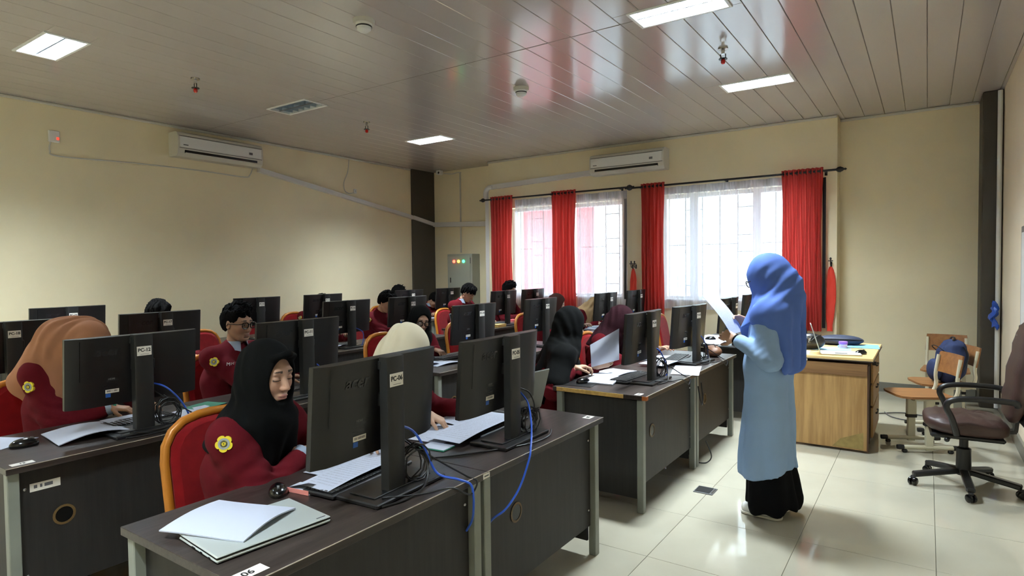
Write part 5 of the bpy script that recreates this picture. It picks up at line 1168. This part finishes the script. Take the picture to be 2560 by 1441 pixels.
    if glasses:
        Rm = Matrix(R.tolist()); mb = MB()
        def G(p): return Vector(H)+Rm @ Vector(p)
        for s in (-1, 1):
            ring = [(.107-.10*abs(.023*cos(a))*0-.004*(cos(a)*s > .3), s*.033+.0245*math.copysign(abs(cos(a))**.75, cos(a)), -.001+.0205*math.copysign(abs(sin(a))**.75, sin(a))) for a in [2*pi*k/24 for k in range(24)]]
            mb.tube([G(p) for p in ring], .0036, 6, closed=True); mb.tube([G((.104, s*.057, .008)), G((.085, s*.078, .008)), G((.0, s*.089 if male else s*.082, .006)), G((-.015, s*.086 if male else s*.08, -.012))], .0024, 6)
        mb.tube([G((.108, -.010, .004)), G((.112, 0, .007)), G((.108, .010, .004))], .0024, 6); g_ = mb.build('glasses', M_blackg, t)
        for s in (-1, 1): MB().sheet(6, 6, lambda u, v_: tuple(G((.1065, s*.033+.022*(2*u-1)*sqrt(max(0, 1-.5*(2*v_-1)**2)), -.001+.019*(2*v_-1)*sqrt(max(0, 1-.5*(2*u-1)**2))))) ).build('lens', M_glass, g_)
    if text:
        pc = N+(by @ X([.10, -.15, 0]))-Ud*.105; nn = by @ X([.90, -.40, .15]); hit = bv.ray_cast(Vector(pc+nn*.3), Vector(-nn)); letters(text, .032, M_label, t, tuple((hit[0] or Vector(pc))+Vector(nn)*.003), tuple(nn), tuple(Ud), 0, .0012, space=1.15)
    return t
DN = ((.95, .25, -.2), (.1, 0, -1))
student('black hijab girl looking down at the nearest desk, badge on her maroon sleeve', (-2.27, 1.445), 20, (-2.165, 1.44, 1.112), (-12, 5), (-2.115, 1.56, .785), (-1.98, 1.74, .785), 'black', fine=.0032, cuffs=True, tone=(.50, .30, .205), hdr=((.55, .82, -.06), (.1, .1, -1)), visor=True, cape=.30, sh=.0, wide=.025, bpos=.012, seed=3, lip=(.42, .15, .14), sleeve=.80, elbow_r=(-.1, -.9, -.6))
student('cream hijab student bowed low behind the PC-06 screen', (-2.30, 2.20), 0, (-2.075, 2.125, 1.125), (4, 34), (-2.06, 2.26, .80), (-2.00, 2.49, .80), 'cream', fine=.004, seed=5, tone=(.5, .31, .21), hdr=((.7, .35, -.35), (.2, .1, -1)), hdl=((.75, -.35, -.4), (-.1, -.3, -1)), curl=(.55, .7, .5), sleeve=.82)
student('black hijab student turned away and holding up a white sheet by the aisle', (-2.34, 3.93), 30, (-2.19, 3.97, 1.10), (26, 10), (-2.07, 3.80, .815), (-2.01, 4.06, .80), 'black', fine=.004, seed=7, tone=(.46, .28, .18), hdr=((.70, .72, .12), (.3, .3, -.8)), hdl=((.88, .1, .35), (-.2, .9, .2)), curl=(.5, .8, .6), sleeve=.78, cape=.30, wide=.1, back=.28, bpos=None)
student('maroon hijab student bowed behind the fourth front-row computer', (-2.42, 5.10), 0, (-2.24, 4.975, 1.05), (10, 30), (-2.03, 5.0, .79), (-2.0, 5.25, .79), 'maroon', fine=.006, seed=9)
student('peach brown hijab student bowed over a booklet at the left edge', (-3.98, 1.38), 0, (-3.77, 1.415, 1.125), (8, 50), (-3.70, 1.50, .785), (-3.66, 1.66, .785), 'peach', fine=.0045, cuffs=True, bracelet=True, seed=11, back=.24, cape=.26, drape=(((-3.88, 1.34, 1.16), (-4.09, 1.24, .93), .125, .085), ((-3.88, 1.44, 1.16), (-4.08, 1.40, .93), .125, .085)), tone=(.40, .22, .14), hdr=((.75, .66, -.1), (.1, .1, -1)), sleeve=.80)
student('young man with black-rimmed glasses and white collar', (-4.03, 2.40), 15, (-3.99, 2.43, 1.162), (-4, 4), (-3.64, 2.55, .80), (-3.62, 2.74, .80), None, 'neat', fine=.0032, eyes='open', glasses=True, text='MIS', tone=(.40, .225, .145), seed=13)
student('black hijab student with glasses behind the cream hijab student', (-3.98, 4.14), 0, (-3.90, 4.19, 1.055), (-30, 14, -6), (-3.70, 3.92, .79), (-3.70, 4.17, .80), 'black', fine=.0042, glasses=True, seed=15, tone=(.34, .19, .125), hdl=((.95, -.1, -.25), (.1, 0, -1)), curl=(.5, .7, .5))
student('young man with straight black hair looking down, before the dark pillar', (-5.76, 5.45), 0, (-5.63, 5.43, 1.12), (12, 26), (-5.3, 5.4, .79), (-5.28, 5.6, .79), None, 'neat', fine=.0042, collar=False, seed=17, tone=(.44, .25, .16), pent=True)
student('dark-haired student seen from behind, ear showing, by the side wall', (-7.24, 7.10), 20, (-7.12, 7.14, 1.135), (30, 14), (-6.9, 7.1, .79), (-6.85, 7.3, .79), None, 'neat', fine=.005, seed=19, tone=(.5, .3, .2))
student('young man with a fringe and white collar below the grey cabinet', (-5.74, 7.05), 0, (-5.58, 7.02, 1.175), (6, 32), (-5.3, 6.9, .79), (-5.28, 7.15, .79), None, 'mop', fine=.0042, seed=21, tone=(.5, .3, .2), pent=True)
student('student with tousled black hair hidden behind the PC-17 computer', (-5.76, 2.66), 0, (-5.6, 2.66, 1.145), (0, 16), (-5.3, 2.6, .79), (-5.28, 2.8, .79), None, 'mop', fine=.005, seed=23)
student('short-haired student in front of the first red curtain', (-5.66, 7.84), 0, (-5.45, 7.91, 1.19), (15, 10), (-5.2, 7.85, .79), (-5.2, 7.98, .79), None, 'neat', fine=.005, seed=25)
student('brown hijab student with a smile in front of the second red curtain', (-4.06, 6.70), 0, (-3.93, 6.77, 1.06), (25, 14), (-3.65, 6.65, .79), (-3.62, 6.9, .79), 'brown', fine=.005, seed=27, tone=(.56, .36, .27))
student('beige hijab student writing, bowed deep over the desk by the window', (-4.06, 7.58), 0, (-3.80, 7.66, 1.00), (8, 52), (-3.72, 7.50, .785), (-3.68, 7.74, .785), 'beige', fine=.005, seed=29, back=.05, tone=(.5, .31, .21), hdr=((.85, .3, -.3), (.2, .1, -1)), curl=(.6, .8, .5))
student('student with a badge bowed behind the far computers by the side wall', (-7.22, 7.96), 0, (-7.0, 7.88, 1.0), (0, 48), (-6.86, 8.05, .785), (-6.85, 7.7, .785), None, 'neat', fine=.006, seed=31, tone=(.46, .28, .18))
student('student at the side wall with a badge on the shoulder, head behind a screen', (-7.24, 5.46), 0, (-7.07, 5.56, 1.06), (5, 35), (-6.85, 5.4, .79), (-6.83, 5.66, .79), None, 'neat', fine=.006, seed=33, pent=True)
student('dark-haired student bowed low behind the PC-11 computer', (-5.76, 4.42), 0, (-5.55, 4.44, .985), (0, 48), (-5.42, 4.35, .785), (-5.40, 4.6, .785), None, 'mop', fine=.006, seed=35)
for (x, y, a, lb) in ((-2.24, 1.42, 0, 'red and gold chair under the front black hijab girl'), (-2.26, 2.2, 4, 'red and gold chair under the cream hijab student'), (-2.22, 3.74, 4, 'red and gold chair under the student holding up a sheet'), (-2.30, 5.0, 0, 'red and gold chair under the maroon hijab student'),
    (-3.96, 1.27, -6, 'red and gold chair under the peach brown hijab student'), (-4.02, 2.42, 0, 'red and gold chair under the young man with glasses'), (-3.95, 4.02, 0, 'red and gold chair under the black hijab student with glasses'), (-4.1, 5.33, 4, 'empty red and gold chair with a bright gold frame in the second row'),
    (-5.80, 5.45, 0, 'red and gold chair under the straight-haired young man'), (-5.78, 7.05, 0, 'red and gold chair under the young man with a fringe'), (-5.80, 2.66, 0, 'red and gold chair under the student with tousled hair'), (-5.84, 3.36, 8, 'empty red and gold chair behind the young man with glasses'), (-5.70, 7.84, 0, 'red and gold chair under the student before the first red curtain'),
    (-4.10, 6.70, 0, 'red and gold chair under the brown hijab student'), (-4.10, 7.58, 0, 'red and gold chair under the beige hijab student'), (-7.24, 7.10, 0, 'red and gold chair under the student seen from behind'), (-7.24, 7.96, 0, 'red and gold chair under the far bowed student at the side wall'), (-7.26, 5.46, 0, 'red and gold chair under the student with a badge at the side wall'), (-5.80, 4.42, 0, 'red and gold chair under the student bowed behind PC-11'),
    (-2.48, 7.4, 5, 'empty bright red chair in front of the wide window'), (-7.22, 4.8, 6, 'empty red chair against the side wall')):
    chair(x, y, radians(a), lb)
Q = [Vector(p) for p in ((-1.988, 3.892, .975), (-1.817, 4.013, 1.09), (-1.815, 4.006, .867), (-1.98, 3.892, .815))]
tag(MB().sheet(12, 10, lambda u, v: tuple(Q[0].lerp(Q[1], u).lerp(Q[3].lerp(Q[2], u), v)+Vector((.564, -.826, 0))*.014*sin(u*4+v*3)*sin(v*pi)), thick=.0012).build('paper', M_paper, None, 60), 'white sheet held up by the black hijab student at the aisle', 'paper')

# ------------------------------------------------------------ the teacher
def teacher():
    X = np.array; yaw = 176; root = (-.80, 3.96)
    t = thing('person', 'woman in a long blue hijab and pale blue tunic standing and reading a sheet', 'person', (root[0], root[1], 0), radians(yaw))
    Rz = rot(-yaw, 0)
    def loc(p): return Rz @ (X(p, dtype=float)-X([root[0], root[1], 0.]))
    H = X([.012, 0, 1.455]); R = rot(-4, 22); N = X([-.03, 0, 1.29]); lat = X([0, 1, 0]); fwd = X([1, 0, 0])
    SL = X([-.02, .165, 1.245]); SR = X([-.02, -.165, 1.245])
    EL, wl = ik(SL, loc((-.955, 3.80, 1.085)), .28, .25, (-.6, .35, -1)); ER, wr = ik(SR, loc((-.93, 4.03, 1.17)), .28, .25, (-.3, -.5, -1))
    B = Field(.013)
    for s in (-1, 1):
        B.rc((0, s*.06, .88), (0, s*.06, 1.05), .09, .08, .04); B.rc((0, s*.06, 1.05), (-.01, s*.06, 1.2), .08, .08, .04); B.rc((0, s*.08, .86), (0, s*.08, .47), .085, .055, .03); B.rc((0, s*.08, .47), (-.01, s*.08, .09), .055, .036, .02)
    for a, b, c in ((SR, ER, wr), (SL, EL, wl)): B.rc(N-X([0, 0, .04]), a, .05, .05, .03); B.rc(a, b, .045, .037, .02); B.rc(b, c, .036, .024, .02)
    B.rc(N, H-X([0.02, 0, .08]), .055, .05, .02); parts = [B.grow()]
    Hd = Field(.0035); head_field(Hd, H, R, False, False); hv = Hd.grow(); parts.append(hv)
    G = Field(.0036); hand_field(G, wl, Rz @ X([-.92, .25, .28]), Rz @ X([-.1, .95, -.3]), -1, (.75, 1.0, .7), .05, .97); parts.append(G.grow())
    G = Field(.0036); hand_field(G, wr, Rz @ X([-.88, -.35, .25]), Rz @ X([-.2, -.9, -.35]), 1, (.45, .6, .5), .05, .97); parts.append(G.grow())
    base = X((.44, .26, .18)); nv = sum(len(p[0]) for p in parts); cols = np.tile(base, (nv, 1)); n0 = len(parts[0][0]); cols[n0:n0+len(hv[0])] = face_paint(hv[0], H, R, base, False, 'down', (.36, .12, .11))
    skin_mesh('body', parts, M_skin, t, cols)
    # long tunic
    T = Field(.0105)
    for s in (-1, 1):
        T.rc((-.01, s*.065, 1.16), (0, s*.07, .92), .105, .112, .06); T.rc((0, s*.07, .92), (-.005, s*.085, .28), .115, .142, .06)
    for a, b, c in ((SR, ER, wr), (SL, EL, wl)): T.rc(N-X([0, 0, .06]), a, .065, .068, .04); T.rc(a, b, .068, .062, .03); T.rc(b, b+(c-b)*.86, .064, .043, .03)
    def tf(q):
        th = np.arctan2(q[:, 1], q[:, 0]); dn = np.clip((.95-q[:, 2])/.6, 0, 1); e = np.exp(-((q-EL)**2).sum(1)/.014)+np.exp(-((q-ER)**2).sum(1)/.014)
        return .020*dn*(.45-np.abs(np.sin(th*4.5+1.2*np.sin(q[:, 2]*3.2)+.6)))+.010*dn*np.sin(th*3+q[:, 2]*7)+.004*wob(q, 22, 4)+.008*np.clip(e, 0, 1)*wob(q, 55, 6, 4)
    skin_mesh('tunic', [T.grow(tf, lambda q: .285+.035*np.cos(np.arctan2(q[:, 1], q[:, 0])*2+.6)-q[:, 2])], M_tunic, t)
    u = (wl-EL)/np.linalg.norm(wl-EL); MB().tube([wl-u*.05, wl-u*.02, wl+u*.004], [.036, .034, .032], 14).build('cuff', M_skirt, t)
    K = Field(.012)
    for s in (-1, 1): K.rc((0, s*.07, .6), (-.01, s*.08, .09), .09, .118, .06)
    K.rc((-.03, -.07, .3), (-.06, -.07, .09), .1, .11, .05); K.rc((-.03, .07, .3), (-.06, .07, .09), .1, .11, .05)
    K.cut(lambda q: (.052+.02*np.sin(np.arctan2(q[..., 1], q[..., 0])*3)-q[..., 2]), .006)
    skin_mesh('skirt', [K.grow(lambda q: .013*np.sin(np.arctan2(q[:, 1], q[:, 0])*8+.4)*np.clip((.5-q[:, 2])/.4, 0, 1)+.003*wob(q, 20, 8))], M_skirt, t)
    # hijab: close round the face, draped over shoulders, long fall at the back
    K = Field(.0062)
    def L(p): return H+R @ X(p)
    K.ell(L((-.018, 0, .024)), (.122, .098, .123), R, .02); K.ell(L((.030, 0, -.020)), (.100, .082, .108), R, .03); K.rc(L((-.04, 0, 0)), L((-.085, 0, -.09)), .098, .098, .05)
    K.rc(L((.02, 0, -.08)), N+X([.03, 0, .03]), .074, .09, .05); K.rc(L((-.05, 0, -.06)), N+X([-.05, 0, -.0]), .1, .105, .05)
    K.rc(N+X([-.01, -.155, -.06]), N+X([-.01, .155, -.06]), .097, .097, .06)
    for s in (-1, 1):
        K.rc(N+X([-.06, s*.06, .02]), X([-.115, s*.085, .95]), .095, .075, .06); K.rc(N+X([.03, s*.05, -.03]), X([.085, s*.07, 1.13]), .085, .07, .05); K.rc(N+X([-.03, s*.14, -.06]), X([-.085, s*.15, 1.02]), .092, .070, .05)
    def th_hem(q):
        x_, y_ = q[..., 0], q[..., 1]; wb = np.clip((-.045-x_)/.085, 0, 1); wb = wb*wb*(3-2*wb)
        return wb*(.895-.03*np.cos(y_*9)-.25*np.clip(-x_-.15, 0, .2))+(1-wb)*(1.185-.11*np.exp(-(y_/.08)**2)-.25*np.clip(x_-.03, 0, .2))-q[..., 2]
    K.cut(th_hem, .008)
    K.ell(L((.142, 0, -.016)), (.080, .060, .090), R, .012, 's')
    def hf(q):
        dn = np.clip((1.36-q[:, 2])/.3, 0, 1); hd_ = np.clip((q[:, 2]-1.28)/.1, 0, 1)
        return .012*dn*np.sin(q[:, 1]*52+q[:, 0]*24+1.2*wob(q, 6, 3))+.006*0*hd_+.0035*np.clip((q[:, 2]-1.25)/.1, 0, 1)*np.sin(q @ X([70, 6, 60])+2*wob(q, 8, 12))*np.clip((-q[:, 0]+.08)/.1, 0, 1)*np.clip((1.56-q[:, 2])/.06, 0, 1)+.003*wob(q, 20, 5)
    skin_mesh('hijab', [K.grow(hf)], M_hblue, t)
    Rm = Matrix(R.tolist()); mb = MB()
    def Gp(p): return Vector(H)+Rm @ Vector(p)
    for s in (-1, 1):
        mb.tube([Gp((.112, s*.033+.024*cos(a), -.001+.020*sin(a))) for a in [2*pi*k/20 for k in range(20)]], .0026, 6, closed=True); mb.tube([Gp((.109, s*.056, .006)), Gp((.085, s*.074, .006)), Gp((.04, s*.078, .004))], .0024, 6)
    mb.tube([Gp((.112, -.01, .004)), Gp((.116, 0, .006)), Gp((.112, .01, .004))], .0024, 6).build('glasses', M_blackg, t)
    for s in (-1, 1):
        S = Field(.006); S.rc((-.06, s*.085, .045), (.10, s*.085, .038), .040, .036, .03); S.rc((-.07, s*.085, .06), (-.05, s*.085, .085), .035, .034, .03); S.rc((.0, s*.085, .06), (.05, s*.085, .05), .038, .03, .03); S.cut(lambda q: .016-q[..., 2], .004)
        sh = skin_mesh('shoe', [S.grow()], M_white, t); S = Field(.006); S.rc((-.06, s*.085, .022), (.10, s*.085, .022), .046, .042, .02); S.cut(lambda q: q[..., 2]-.02, .003); S.cut(lambda q: .001-q[..., 2], .002)
        skin_mesh('sole', [S.grow()], M_offw, sh)
        for k in range(3): MB().tube([(.03+.022*k, s*.085-.024, .079-.012*k), (.035+.022*k, s*.085, .088-.013*k), (.03+.022*k, s*.085+.024, .079-.012*k)], .004, 6).build('lace', M_whitecl, sh)
        MB().box((.03, s*.085+s*.038, .05), (.05, .006, .012), .002, Matrix.Rotation(0, 4, 'Z')).build('side_stripe', mat('teal stripe', (90, 190, 180), .5), sh)
    return t
teacher()
A_ = Vector((-1.150, 3.765, 1.345)); S_ = Vector((.022, .207, .006)); L_ = Vector((.145, .035, -.21))
tag(MB().sheet(10, 12, lambda u, v: tuple(A_+S_*u+L_*v*1.13+Vector((.8, 0, .5))*(.012*sin(v*3))), thick=.0012).build('paper', M_print, None, 60), 'white printed sheet the teacher is reading', 'paper')
bpy.data.scenes.remove(TS)
